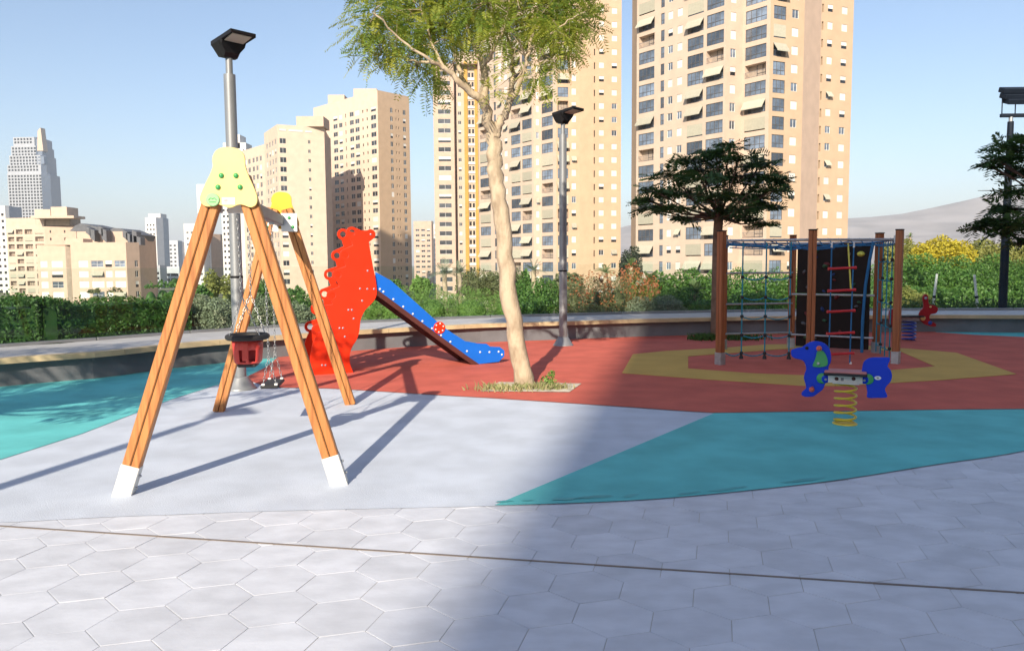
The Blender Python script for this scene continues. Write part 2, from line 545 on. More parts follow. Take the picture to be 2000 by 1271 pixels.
# bench wall with a wide ledge
wall = thing('bench_wall', 'long curved charcoal bench wall with beige stone edge round the playground', 'wall')
def band(line, a, bq, za, zb, step=1):
    """closed strip between offsets a..bq from za to zb"""
    b = MB(); A = off(line, a); B = off(line, bq); n = len(line)
    vv = []
    for p, q in zip(A, B):
        vv += [(p.x, p.y, za), (q.x, q.y, za), (q.x, q.y, zb), (p.x, p.y, zb)]
    fs = []
    for i in range(n - 1):
        for k in range(4):
            fs.append((i * 4 + k, i * 4 + (k + 1) % 4, (i + 1) * 4 + (k + 1) % 4, (i + 1) * 4 + k))
    fs += [(3, 2, 1, 0), tuple(n * 4 - 4 + k for k in range(4))]
    b.add(vv, fs)
    return b
band(wall_line, 0.0, 0.25, -0.3, 0.315).build('wall', m_wall, wall)
SEG = 4
for i in range(0, len(wall_line) - 1, SEG):
    ln = wall_line[max(0, i - 1):i + SEG + 2]
    def cut(a, bq, za, zb):
        A = off(wall_line, a); B = off(wall_line, bq)
        j = min(i + SEG, len(wall_line) - 1)
        idx = list(range(i, j + 1)); b = MB(); vv = []
        for t_, k in enumerate(idx):
            p, q = A[k].copy(), B[k].copy()
            if t_ == len(idx) - 1 and j != len(wall_line) - 1:
                e = (A[k] - A[k - 1]).normalized() * 0.006; p -= e; q -= e
            vv += [(p.x, p.y, za), (q.x, q.y, za), (q.x, q.y, zb), (p.x, p.y, zb)]
        fs = [(s * 4 + k, s * 4 + (k + 1) % 4, (s + 1) * 4 + (k + 1) % 4, (s + 1) * 4 + k) for s in range(len(idx) - 1) for k in range(4)]
        fs += [(3, 2, 1, 0), tuple(len(vv) - 4 + k for k in range(4))]
        b.add(vv, fs); return b
    cut(-0.115, 0.04, 0.318, 0.395).build('edge_stone', m_edge, wall)
    cut(0.0425, 1.62, 0.318, 0.398).build('ledge_slab', m_ledge, wall)
band(wall_line, 1.45, 1.6, -0.4, 0.315).build('back_wall', m_wall, wall)

# glass balustrade behind the ledge
m_glass = clear_glass('balustrade_glass')
m_alu = M('aluminium', (0.45, 0.46, 0.47), 0.35, 0.05, 5, metal=0.9)
bal = thing('glass_balustrade', 'frameless clear glass balustrade behind the ledge of the bench wall', 'balustrade')
GL = resample(off(wall_line, 1.56), 0.2)
STEP = 8
for i in range(4, len(GL) - STEP, STEP):
    p, q = GL[i], GL[i + STEP]
    d = (q - p).normalized()
    b = MB(); b.beam(p + d * 0.008 + Z_ * 1.0, q - d * 0.008 + Z_ * 1.0, 0.012, 1.14, Vector((-d.y, d.x, 0)), bev=0)
    # the pane stands upright: width along d, height along z
    b = MB(); b.box((p + q) / 2 + Z_ * 1.0, ((q - p).length - 0.016, 0.012, 1.14), 0, (d, Vector((-d.y, d.x, 0)), Z_))
    b.build('pane', m_glass, bal)
    b = MB(); b.box((p + q) / 2 + Z_ * 0.425, ((q - p).length - 0.02, 0.05, 0.05), 0, (d, Vector((-d.y, d.x, 0)), Z_), 0.004)
    b.build('shoe_rail', m_alu, bal)
# damp marks along the edge of the turquoise field
m_damp = M('damp_turquoise', (0.06, 0.37, 0.39), 0.6, 0.15, 3)
for k, (px, py, w_, h_) in enumerate(((985, 981.5, 18, 1.6), (1030, 979.5, 14, 1.4), (1105, 976.5, 34, 2.6), (1165, 972.5, 40, 2.8), (1232, 970, 20, 2.6), (1345, 965, 26, 2.2), (1420, 957, 40, 2.4), (1570, 940, 55, 3.0))):
    rg_ = random.Random(k); pts_ = []
    for i in range(22):
        t = 2 * math.pi * i / 22; r_ = rg_.uniform(0.65, 1.1)
        pts_.append(gp(px + w_ * r_ * math.cos(t), py + h_ * r_ * math.sin(t) - w_ * r_ * math.cos(t) * (0.05 if px < 1200 else 0.12)))
    o = sheet('damp_mark', [(p.x, p.y) for p in pts_], 0.0115, m_damp)
# ================================================================== playground equipment
m_wood = M('varnished_wood', (0.50, 0.215, 0.065), 0.5, 0.2, 3.0, 0.15, 40, stretch=(14, 14, 0.7), col2=(0.33, 0.115, 0.03), ramp=(0.3, 0.6), orand=0.05)
m_wood_dk = M('climbing_post_wood', (0.36, 0.12, 0.04), 0.5, 0.2, 3.0, 0.15, 40, stretch=(14, 14, 0.7), col2=(0.22, 0.065, 0.02), ramp=(0.3, 0.65), orand=0.05)
m_gap = M('joint_dark', (0.03, 0.015, 0.008), 0.9)
m_sleeve = M('painted_sleeve', (0.62, 0.62, 0.60), 0.5, 0.12, 9, 0.1, 30)
m_galv = M('galvanised', (0.42, 0.44, 0.46), 0.45, 0.12, 12, metal=0.6)
m_yplate = M('yellow_board', (0.80, 0.62, 0.24), 0.45, 0.04, 4, 0.05, 60)
m_yplate2 = M('deep_yellow_board', (0.80, 0.50, 0.05), 0.45, 0.04, 4, 0.05, 60)
m_green = M('green_plastic', (0.05, 0.33, 0.10), 0.35, 0.05, 5)
m_lgreen = M('pale_green_badge', (0.30, 0.60, 0.28), 0.4, 0.05, 5)
m_white = M('white_plastic', (0.75, 0.75, 0.74), 0.4, 0.04, 5)
m_steel = M('grey_beam', (0.22, 0.22, 0.23), 0.5, 0.06, 5, metal=0.3)
m_black = M('black_rubber', (0.018, 0.018, 0.02), 0.65, 0.15, 8, 0.1, 60)
m_redpl = M('red_plastic', (0.50, 0.045, 0.035), 0.42, 0.08, 4)
m_chain = M('chain_steel', (0.5, 0.5, 0.5), 0.35, 0.1, 9, metal=0.9)
m_slide = M('red_board', (0.70, 0.034, 0.008), 0.45, 0.05, 3, 0.04, 60, spec=0.25)
m_blue = M('blue_board', (0.008, 0.135, 0.62), 0.45, 0.05, 3, 0.04, 60, spec=0.3)
m_dblue = M('dog_blue', (0.006, 0.045, 0.55), 0.5, 0.05, 3, 0.04, 60, spec=0.25)
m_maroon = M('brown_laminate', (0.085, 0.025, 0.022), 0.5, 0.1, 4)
m_bolt = M('bolt_cap', (0.42, 0.40, 0.50), 0.3, 0.08, 5, metal=0.5)
m_stain = M('stainless', (0.55, 0.56, 0.58), 0.25, 0.06, 6, metal=0.95)
m_rope = M('blue_rope', (0.02, 0.15, 0.36), 0.8, 0.15, 60, 0.3, 200)
m_ropet = M('teal_rope', (0.02, 0.22, 0.33), 0.8, 0.15, 60, 0.3, 200)
m_rung = M('red_rung', (0.55, 0.03, 0.04), 0.45, 0.06, 5)
m_yrope = M('yellow_rope', (0.62, 0.60, 0.12), 0.8, 0.1, 40)
m_panel = M('dark_climbing_panel', (0.014, 0.009, 0.008), 0.6, 0.2, 6, 0.1, 40, spec=0.2)
m_spring = M('yellow_spring', (0.70, 0.50, 0.03), 0.4, 0.06, 5)
m_bspring = M('blue_spring', (0.02, 0.07, 0.40), 0.4, 0.06, 5)
m_pole = M('pole_grey', (0.25, 0.26, 0.275), 0.42, 0.06, 3, metal=0.35)
m_head = M('lamp_black', (0.012, 0.012, 0.014), 0.5, 0.1, 5, spec=0.25)
m_diff = M('lamp_diffuser', (0.48, 0.42, 0.34), 0.4, 0.05, 4)
m_pink = M('seat_pad', (0.50, 0.18, 0.17), 0.6, 0.06, 5)
m_dred = M('dark_red_board', (0.33, 0.012, 0.02), 0.42, 0.05, 4)
m_knob = M('red_knob', (0.62, 0.10, 0.06), 0.4, 0.06, 5)

# ------------------------------------------------------------------ swing set
FL, FR, BL, BR = gp(241, 966), gp(663, 945), gp(427, 804), gp(685, 790)
ax_a = (FR - FL).normalized()                       # along the front A-frame
ax_b = ((BL + BR) / 2 - (FL + FR) / 2).normalized() # along the top beam
nf = Vector((ax_a.y, -ax_a.x, 0))                   # towards the camera
swing = thing('swing_set', 'wooden A-frame swing set with yellow end boards standing on pale grey rubber', 'swing set')
def leg(foot, top, sleeve):
    e = empty('leg', parent=swing)
    d = (top - foot).normalized()
    side = (ax_a - d * ax_a.dot(d)).normalized()
    for s in (-1, 1):
        b = MB(); b.beam(foot + side * (s * 0.0305), top + side * (s * 0.0305), 0.056, 0.095, side, bev=0.007)
        b.build('stave', m_wood, e)
    b = MB(); b.beam(foot, top, 0.008, 0.082, side, bev=0); b.build('glue_line', m_gap, e)
    if sleeve:
        b = MB(); b.beam(foot - d * 0.02, foot + d * 0.225, 0.124, 0.104, side, bev=0.004); b.build('foot_sleeve', m_sleeve, e)
        b = MB()
        for hh in (0.07, 0.16):
            b.lathe([(0.011, 0), (0.011, 0.012), (0.006, 0.018)], foot + d * hh + side * 0.062, 8, 0, (d, side.cross(d), side))
        b.build('sleeve_bolt', m_galv, e)
topF = [onplane(430, 345, FL, nf), onplane(472, 345, FL, nf)]
leg(FL, topF[0], True); leg(FR, topF[1], True)
midF = (FL + FR) / 2; midB = (BL + BR) / 2
apexF = (topF[0] + topF[1]) / 2
nfb = nf
HT = apexF.z
tB = midB + Vector((0, 0, HT))
hw = (topF[1] - topF[0]).length / 2
axB = (BR - BL).normalized()
leg(BL, tB - axB * hw, False); leg(BR, tB + axB * hw, False)
# yellow boards: outline measured on the front one
def uvF(px, py):
    p = onplane(px, py, FL + nf * 0.06, nf); return ((p - (FL + nf * 0.06)).dot(ax_a), p.z)
bell = [(447, 288), (467, 292), (478, 305), (480, 325), (487, 345), (496, 365), (503, 385), (501, 400), (490, 405.5), (476, 401), (466, 400.5), (450, 406.5), (434, 402), (424, 399.5), (412, 404), (399, 402), (391, 391), (393, 378), (402, 358), (411, 340), (416, 325), (415, 310), (421, 296), (433, 289)]
bl = catmull([uvF(*p) for p in bell], 4)
cu_ = sum(p[0] for p in bl) / len(bl)
bl0 = [(p[0] - cu_, p[1]) for p in bl]
ym = plate_mesh('end_board', bl0, [], 0.022, m_yplate, 0.004)
fm = frame_mat(FL + nf * 0.062 + ax_a * cu_, ax_a, Z_, nf)
link('end_board', ym, swing, fm)
ym2 = ym.copy(); ym2.materials.clear(); ym2.materials.append(m_yplate2)
link('end_board', ym2, swing, frame_mat(midB - nf * 0.062, axB, Z_, Vector((axB.y, -axB.x, 0))))
gd = dome_mesh('bolt_cap', 0.018, 0.016, m_green)
for px, py in [(433, 343.5), (461.5, 343.5), (426.5, 366), (469.5, 366)]:
    u, v = uvF(px, py); link('bolt_cap', gd, swing, fm @ Matrix.Translation((u - cu_, v, 0.011)))
u, v = uvF(416.5, 390.5)
bd = MB(); bd.lathe([(0.046, 0), (0.046, 0.006), (0.040, 0.009)], n=24); be = bd.build('round_badge', m_lgreen, swing, fm @ Matrix.Translation((u - cu_, v, 0.0112)))
bd = MB(); bd.tube([(-0.026, -0.004, 0.0), (-0.012, 0.012, 0.0), (0.0, 0.004, 0.0), (0.012, 0.012, 0.0), (0.026, -0.004, 0.0)], 0.003, 5); bd.tube([(-0.022, -0.016, 0.0), (0.022, -0.016, 0.0)], 0.003, 5)
bd.build('badge_emblem', m_green, be, Matrix.Translation((0, 0, 0.0095)))
u, v = uvF(447, 393)
bd = MB(); bd.box((0, 0, 0.001), (0.085, 0.048, 0.002)); st = bd.build('sticker', m_white, swing, fm @ Matrix.Translation((u - cu_, v, 0.0112)))
m_print = M('grey_print', (0.2, 0.2, 0.22), 0.6)
bd = MB()
for k in range(3): bd.box((-0.016, 0.010 - 0.010 * k, 0.0026), (0.026, 0.005, 0.001))
bd.build('print_lines', m_print, st)
# top beam and brackets
b0, b1 = midF + Z_ * (HT - 0.13) + nf * 0.03, midB + Z_ * (HT - 0.13) - nf * 0.03
bm = MB(); bm.beam(b0, b1, 0.09, 0.11, ax_a, bev=0.008); bm.build('top_beam', m_steel, swing)
for base, s in ((midF, 1), (midB, -1)):
    nn = -nf * s
    for q in (-1, 1):
        bm = MB()
        bm.box(base + Z_ * (HT - 0.15) - nf * (0.056 * s) + ax_a * (q * 0.10), (0.17, 0.008, 0.20), 0, (ax_a, nf, Z_), 0.002)
        br = bm.build('bracket_plate', m_white, swing)
        for hh in (-0.05, 0.05):
            c_ = base + Z_ * (HT - 0.15 + hh) - nf * (0.060 * s) + ax_a * (q * (0.12 - hh * 0.35))
            link('bolt_cap', gd, swing, frame_mat(c_, ax_a, Z_.cross(ax_a).normalized() if False else Z_, -nf * s))
# swings hang from the beam
def chain(parent, p, q, name='chain'):
    p, q = Vector(p), Vector(q)
    L = (q - p).length; n = max(3, int(L / 0.034)); d = (q - p) / n
    dn = d.normalized(); e1 = (X_ - dn * X_.dot(dn)).normalized(); e2 = dn.cross(e1)
    b = MB()
    for i in range(n):
        ex = e1 if i % 2 else e2
        b.torus(p + d * (i + 0.5), (dn, ex, dn.cross(ex)), 0.013, 0.0032, 10, 4, 0, 1.6, 0.75)
    b.build(name, m_chain, parent)
bd_ = (b1 - b0).normalized()
def beam_at(Y): return b0 + bd_ * ((Y - b0.y) / bd_.y)
# toddler seat
c = beam_at(6.20); c_z = zat(657, 6.20, 490)
seat = thing('toddler_swing', 'red bucket toddler swing seat with black ring hanging near the front', 'swing seat', (c.x, c.y, 0), math.atan2(ax_a.y, ax_a.x))
b = MB(); b.torus((0, 0, c_z), (X_, Y_, Z_), 0.15, 0.024, 32, 10, 0, 1.0, 1.12); b.build('ring', m_black, seat)
b = MB()
prof = [(0.100, -0.215), (0.113, -0.20), (0.122, -0.10), (0.128, -0.018)]
vv = []; n = 28; fs = []
for r_, z_ in prof:
    for k in range(n):
        t = 2 * math.pi * k / n
        sq = 1.0 / max(abs(math.cos(t)), abs(math.sin(t))) ** 0.45
        vv.append((r_ * sq * math.cos(t) * 0.94, r_ * sq * math.sin(t), c_z + z_))
hole = lambda i, k: i in (1,) and k % 7 in (2, 3, 4) and False
for i in range(len(prof) - 1):
    for k in range(n):
        # leg openings front and back
        if i == 1 and (k in (19, 20, 22, 23)): continue
        fs.append((i * n + k, i * n + (k + 1) % n, (i + 1) * n + (k + 1) % n, (i + 1) * n + k))
b.add(vv, fs, 0, True); b.add(vv[:n], [tuple(range(n))[::-1]])
bk = b.build('bucket', m_redpl, seat)
sm_ = bk.modifiers.new('wall', 'SOLIDIFY'); sm_.thickness = 0.008
b = MB(); b.box((0, 0, c_z - 0.225), (0.15, 0.17, 0.035), 0, None, 0.012); b.build('base_pad', m_black, seat)
b = MB(); b.box((0.0, -0.118, c_z - 0.10), (0.05, 0.014, 0.17), 0, None, 0.005); b.build('front_strap', m_redpl, seat)
inv = seat.matrix_basis.inverted()
bt = beam_at(6.20)
for sx in (-1, 1):
    for sy in (-1, 1):
        pp = Vector((sx * 0.02, sy * 0.26, HT - 0.20))
        mid = Vector((sx * 0.004, sy * 0.2, c_z + 0.33))
        chain(seat, (sx * 0.115, sy * 0.125, c_z + 0.02), mid, 'chain_fork')
    # forks meet in one chain each side
for sy in (-1, 1):
    chain(seat, (0.0, sy * 0.20, c_z + 0.34), (0, sy * 0.26, HT - 0.19))
    b = MB(); b.box((0, sy * 0.26, HT - 0.193), (0.05, 0.03, 0.03), 0, None, 0.004); b.build('hanger', m_galv, seat)
# flat seat
c = beam_at(7.55); z_s = zat(749, 7.55, 525)
fs_ = thing('flat_swing', 'flat black rubber swing seat hanging low at the rear', 'swing seat', (c.x, c.y, 0), math.atan2(ax_a.y, ax_a.x))
b = MB(); b.box((0, 0, z_s), (0.175, 0.43, 0.035), 0, None, 0.012); b.build('seat', m_black, fs_)
for sx in (-1, 1):
    for sy in (-1, 1):
        b = MB(); b.box((sx * 0.06, sy * 0.195, z_s + 0.022), (0.03, 0.03, 0.02), 0, None, 0.003); b.build('clip', m_white, fs_)
for sy in (-1, 1):
    for sx in (-1, 1): chain(fs_, (sx * 0.06, sy * 0.195, z_s + 0.03), (0, sy * 0.21, z_s + 0.30), 'chain_fork')
    chain(fs_, (0, sy * 0.21, z_s + 0.30), (0, sy * 0.25, HT - 0.19))
    b = MB(); b.box((0, sy * 0.25, HT - 0.193), (0.05, 0.03, 0.03), 0, None, 0.004); b.build('hanger', m_galv, fs_)

# ------------------------------------------------------------------ slide
SA = R(24)
sa = Vector((math.cos(SA), math.sin(SA), 0)); sn = Vector((sa.y, -sa.x, 0))      # along, and towards the camera
S0 = gp(655, 731)
def sz(zx, zy):           # zoomed reading -> photograph pixel
    return (560 + zx / 3.739, 430 + zy / 3.739)
def uvS(zx, zy, offn=0.0):
    p = onplane(*sz(zx, zy), S0 + sn * offn, sn); return ((p - S0).dot(sa), p.z)
slide = thing('slide', 'red slide tower with scalloped sides and blue chute on the red rubber', 'slide')
rings = [(476, 92), (430, 255), (375, 400), (335, 550), (272, 662), (226, 800)]
RR = 0.088
right = [(612, 104, 0.075)]
pl = []
# right edge going down
for p in [(600, 160), (612, 240), (628, 330), (648, 430), (657, 510), (650, 565), (615, 612), (570, 660), (540, 725), (531, 800), (512, 868), (478, 925), (461, 980), (463, 1050), (488, 1112)]:
    pl.append(uvS(*p))
pl[-1] = (pl[-1][0], 0.0)
lo = [(uvS(205, 1135)[0], 0.0), uvS(172, 1080), uvS(168, 1000), uvS(188, 905)]
# left edge going up: a scallop round every ring hole
def arc(cu, cv, r, a0, a1, n=8):
    return [(cu + r * math.cos(R(a0 + (a1 - a0) * k / n)), cv + r * math.sin(R(a0 + (a1 - a0) * k / n))) for k in range(n + 1)]
scal = []
ctr = [uvS(*q) for q in rings[::-1]]
for i, (cu, cv) in enumerate(ctr):
    lst = i == len(ctr) - 1
    scal += arc(cu, cv, RR, 255, 120 if not lst else 75, 9)
    if not lst:
        nu, nv = ctr[i + 1]
        scal.append(((cu + nu) / 2 + 0.055, (cv + nv) / 2 - 0.02))
tu, tv = uvS(612, 104)
top = [((ctr[-1][0] + tu) / 2, ctr[-1][1] + 0.035)] + arc(tu, tv, 0.075, 130, -60, 8)
outl = catmull(pl, 4, closed=False)[:-1] + [pl[-1]] + lo + scal + top
holes = [circ(u, v, 0.045, 14) for u, v in ctr]
sp_me = plate_mesh('side_panel', outl, holes, 0.02, m_slide, 0.003)
SW = 0.64
fS = frame_mat(S0, sa, Z_, sn)
fS2 = frame_mat(S0 - sn * SW, sa, Z_, sn)
pa = link('side_panel', sp_me, slide, fS)
link('side_panel', sp_me, slide, fS2)
sb_ = dome_mesh('bolt_cap', 0.016, 0.012, m_bolt)
for q in [(590, 370), (535, 500), (588, 502), (637, 502), (550, 588), (450, 655), (475, 655), (488, 718), (385, 787), (410, 787), (424, 850), (258, 1058), (283, 1058), (612, 104)]:
    u, v = uvS(*q); link('bolt_cap', sb_, slide, fS @ Matrix.Translation((u, v, 0.010)))
# steps and platform between the panels
for i, (cu, cv) in enumerate(ctr[:4]):
    b = MB(); b.box(S0 + sa * (cu + 0.17) - sn * (SW / 2) + Z_ * (cv - 0.12), (0.16, SW - 0.03, 0.03), 0, (sa, -sn, Z_), 0.004); b.build('step', m_maroon, slide)
pu, pv = uvS(560, 500)
b = MB(); b.box(S0 + sa * (pu - 0.10) - sn * (SW / 2) + Z_ * (pv - 0.02), (0.50, SW - 0.03, 0.03), 0, (sa, -sn, Z_), 0.004); b.build('platform', m_maroon, slide)
b = MB(); b.tube([S0 + sa * tu + Z_ * tv, S0 - sn * SW + sa * tu + Z_ * tv], 0.018, 10); b.build('hand_bar', m_stain, slide)
# chute
CI = 0.035
def uvC(zx, zy): return uvS(zx, zy, -CI)
side = [(646, 378), (760, 440), (930, 590), (1100, 742), (1165, 795), (1335, 903), (1410, 908), (1485, 922), (1555, 925), (1588, 950), (1588, 992), (1548, 1040), (1395, 1050), (1300, 985), (1190, 905), (1000, 765), (820, 632), (657, 512)]
sd_uv = [uvC(*q) for q in side]
sd_uv[12] = (sd_uv[12][0], 0.012); sd_uv[11] = (sd_uv[11][0], 0.03)
cme = plate_mesh('chute_side', sd_uv, [], 0.018, m_blue, 0.003)
fC = frame_mat(S0 - sn * CI, sa, Z_, sn); fC2 = frame_mat(S0 - sn * (SW - CI), sa, Z_, sn)
link('chute_side', cme, slide, fC); link('chute_side', cme, slide, fC2)
wd_ = dome_mesh('bolt_cap', 0.016, 0.010, m_white)
for q in [(680, 503), (705, 522), (778, 577), (850, 631), (920, 684), (990, 737), (1060, 789), (1126, 840), (1194, 887), (1315, 955), (1411, 962), (1479, 962), (1546, 959), (1570, 980)]:
    u, v = uvC(*q); link('bolt_cap', wd_, slide, fC @ Matrix.Translation((u, v, 0.009)))
u, v = uvC(1113, 785)
b = MB(); b.lathe([(0.095, 0), (0.095, 0.008), (0.09, 0.011)], n=24); rd = b.build('round_badge', m_slide, slide, fC @ Matrix.Translation((u, v, 0.0095)))
for k in range(6):
    link('badge_dot', wd_, rd, Matrix.Translation((0.066 * math.cos(R(60 * k + 20)), 0.066 * math.sin(R(60 * k + 20)), 0.010)) @ Matrix.Scale(0.8, 4))
low = [sd_uv[i] for i in (17, 16, 15, 14, 13, 12, 11)]
b = MB(); vv = []
for (u, v) in low:
    for dz_, in ((0.004,), (0.05,)):
        for dn in (CI + 0.010, SW - CI - 0.010):
            p = S0 + sa * (u - 0.01) - sn * dn + Z_ * (v + dz_); vv.append(p)
fs = []
for i in range(len(low) - 1):
    a4 = i * 4; n4 = a4 + 4
    fs += [(a4, a4 + 1, n4 + 1, n4), (a4 + 2, n4 + 2, n4 + 3, a4 + 3)]
nb = len(fs)
b.add(vv, fs[0::2], 0); b.add(vv, fs[1::2], 1)
b.build('chute_bed', [m_maroon, m_stain], slide)
for dn in (0.0, SW):
    b = MB()
    pts = [S0 + sa * (u - 0.012) - sn * (dn + (CI - 0.016) * (1 if dn == 0 else -1)) + Z_ * (v - 0.022) for u, v in low[:6]]
    for p, q in zip(pts, pts[1:]): b.beam(p, q, 0.03, 0.07, sn, bev=0.0)
    b.build('chute_rail', m_maroon, slide)

# ------------------------------------------------------------------ lamps
def make_lamp(label, base, yaw, H):
    t = thing('street_lamp', label, 'street lamp', base, yaw, 'playground lamps')
    b = MB(); b.lathe([(0.20, 0), (0.205, 0.012), (0.185, 0.03), (0.15, 0.09), (0.105, 0.155), (0.098, 0.17), (0.085, 0.172)], n=28); b.build('base_cover', m_pole, t)
    b = MB(); b.lathe([(0.078, 0.165), (0.077, 1.45), (0.074, 1.47), (0.072, H - 0.42)], n=20); po = b.build('pole', m_pole, t)
    b = MB(); b.lathe([(0.080, 0), (0.080, 0.03)], (0, 0, 1.44), 20); b.build('collar', m_head, po)
    b = MB(); b.lathe([(0.043, H - 0.425), (0.043, H - 0.16)], n=14); b.build('neck', m_pole, t)
    # head: a rounded black shoulder that flattens into a tilted panel
    sec = [(-0.165, 0.0, 0.045), (-0.16, -0.09, 0.055), (-0.11, -0.15, 0.062), (-0.02, -0.17, 0.070), (0.06, -0.165, 0.078), (0.115, -0.11, 0.083), (0.15, -0.02, 0.086), (0.17, 0.035, 0.088), (0.45, 0.085, 0.118), (0.47, 0.092, 0.119)]
    b = MB(); vv = []
    for x, zl, zt in sec:
        hw_ = 0.165
        lo_ = hw_ * (0.55 if zl < -0.05 else 0.94)
        for y, z in ((-hw_, zt - 0.05), (-lo_, zl), (lo_, zl), (hw_, zt - 0.05), (hw_, zt), (-hw_, zt)):
            vv.append((x * 0.80, y, H + z * 0.9 - 0.07))
    n6 = 6
    fs = [(i * n6 + k, i * n6 + (k + 1) % n6, (i + 1) * n6 + (k + 1) % n6, (i + 1) * n6 + k) for i in range(len(sec) - 1) for k in range(n6)]
    fs += [tuple(range(6))[::-1], tuple(len(vv) - 6 + k for k in range(6))]
    b.add(vv, fs); hd = b.build('lamp_head', m_head, t)
    b = MB()
    A_, B_ = sec[7], sec[8]
    p0 = Vector((A_[0] * 0.8, 0, H - 0.07 + A_[1] * 0.9 - 0.003)); p1 = Vector((B_[0] * 0.8 - 0.02, 0, H - 0.07 + B_[1] * 0.9 - 0.006))
    dx = (p1 - p0).normalized(); nz = dx.cross(Y_)
    b.box((p0 + p1) / 2 - nz * (-0.004 if nz.z < 0 else 0.004), ((p1 - p0).length, 0.25, 0.008), 0, (dx, Y_, nz)); b.build('diffuser', m_diff, hd)
    return t
L1 = gp(470, 760); L2 = gp(1100, 675)
make_lamp('tall grey lamp post behind the swing set, nearest to the camera', L1, R(-42), zat(73, L1.y, 440) - 0.04)
make_lamp('grey lamp post by the bench wall, right of the leaning tree', L2, R(-42), zat(215, L2.y, 1096) - 0.04)
make_lamp('grey lamp post outside the picture, its shadow crossing the grey rubber', (-4.85, 0.63, 0), R(-65), 4.45)

# ------------------------------------------------------------------ climbing frame
cf = thing('climbing_frame', 'hexagonal wooden climbing frame with blue rope nets and dark climbing wall', 'climbing frame')
P1, P3 = gp(1406, 713), gp(1749, 711)
P2 = atY(1585, 560, 11.7); P2.z = 0
P5 = gp(1711, 690); P4 = atY(1547, 560, 14.15); P4.z = 0
P6 = atY(1413, 560, 13.95); P6.z = 0
posts = [P1, P2, P3, P5, P4, P6]
cen = sum(posts, Vector()) / 6
PH, RAIL = 2.07, 1.93
for p in posts:
    d = (p - cen).normalized(); s = Vector((-d.y, d.x, 0))
    e = empty('post', parent=cf)
    for q in (-1, 1):
        b = MB(); b.beam(p + s * (q * 0.029), p + s * (q * 0.029) + Z_ * PH, 0.056, 0.10, s, bev=0.008); b.build('stave', m_wood_dk, e)
    b = MB(); b.beam(p + Z_ * 0.01, p + Z_ * (PH - 0.004), 0.008, 0.088, s, bev=0); b.build('glue_line', m_gap, e)
    b = MB(); b.beam(p - Z_ * 0.02, p + Z_ * 0.20, 0.126, 0.112, s, bev=0.004); b.build('foot_sleeve', m_galv, e)
    b = MB(); b.beam(p + Z_ * PH, p + Z_ * (PH + 0.018), 0.122, 0.108, s, bev=0.004); b.build('post_cap', m_head, e)
    b = MB(); b.beam(p - d * 0.055 + Z_ * (RAIL - 0.06), p - d * 0.055 + Z_ * (RAIL + 0.06), 0.10, 0.035, s, bev=0.004); b.build('clamp', m_galv, e)
inp = [p - (p - cen).normalized() * 0.06 for p in posts]
for i in range(6):
    b = MB(); b.tube([inp[i] + Z_ * RAIL, inp[(i + 1) % 6] + Z_ * RAIL], 0.021, 10); b.build('top_rail', m_galv, cf)
def lerp(a, b, t): return a + (b - a) * t
def rope(parent, a, b, sag=0.0, r=0.009, mat=m_rope, name='rope', n=7):
    a, b = Vector(a), Vector(b)
    pts = [lerp(a, b, k / n) - Z_ * (sag * 4 * (k / n) * (1 - k / n)) for k in range(n + 1)] if sag else [a, b]
    q = MB(); q.tube(pts, r, 6); return q.build(name, mat, parent)
knot = MB(); knot.lathe([(0.012, -0.026), (0.026, -0.018), (0.028, 0), (0.026, 0.018), (0.012, 0.026)], n=8); knot_me = knot.mesh('rope_joint', m_black)
# roof net
ctr_n = cen + Z_ * (RAIL - 0.11)
for f_, dz_ in ((0.36, -0.10), (0.70, -0.065)):
    for i in range(6):
        a_ = lerp(ctr_n, inp[i] + Z_ * RAIL, f_); b_ = lerp(ctr_n, inp[(i + 1) % 6] + Z_ * RAIL, f_)
        rope(cf, a_ + Z_ * dz_ * 0.3, b_ + Z_ * dz_ * 0.3, 0.03)
for i in range(6):
    rope(cf, ctr_n, inp[i] + Z_ * RAIL, 0.02)
    mid = lerp(inp[i], inp[(i + 1) % 6], 0.5) + Z_ * RAIL
    rope(cf, ctr_n, mid, 0.03)
    for k in range(1, 9):      # lashing along the rail
        a_ = lerp(inp[i], inp[(i + 1) % 6], (k - 0.5) / 8) + Z_ * (RAIL + 0.022); b_ = lerp(inp[i], inp[(i + 1) % 6], k / 8) + Z_ * (RAIL - 0.075)
        rope(cf, a_, b_, 0, 0.008, name='lashing')
    rope(cf, lerp(inp[i], inp[(i + 1) % 6], 0.04) + Z_ * (RAIL - 0.07), lerp(inp[i], inp[(i + 1) % 6], 0.96) + Z_ * (RAIL - 0.07), 0.02, 0.011)
# net face P1-P2
ts = [0.215, 0.485, 0.765]
hs_ = [0.19, 0.47, 0.76, 1.06, 1.37, 1.63]
for t in ts:
    p = lerp(inp[0], inp[1], t)
    rope(cf, p + Z_ * 0.15, p + Z_ * (RAIL - 0.03), 0, 0.011, m_ropet)
    for h in hs_[:-1]: link('rope_joint', knot_me, cf, Matrix.Translation(p + Z_ * h))
    q = MB(); q.lathe([(0.035, 0), (0.03, 0.03), (0.014, 0.07)], p + Z_ * 0.10, 10); q.build('rope_end', m_black, cf)
for h in hs_[:-1]:
    xs = [lerp(inp[0], inp[1], t) for t in [0.03] + ts]
    for a_, b_ in (list(zip(xs, xs[1:])) if h < 0.3 else list(zip(xs[1:], xs[2:]))):
        rope(cf, a_ + Z_ * h, b_ + Z_ * h, 0.045, 0.010, m_ropet)
# bars between the rear left posts
for h in (0.30, 0.84, 1.40):
    b = MB(); b.tube([inp[5] + Z_ * h, inp[4] + Z_ * h], 0.017, 8); b.build('bar', m_galv, cf)
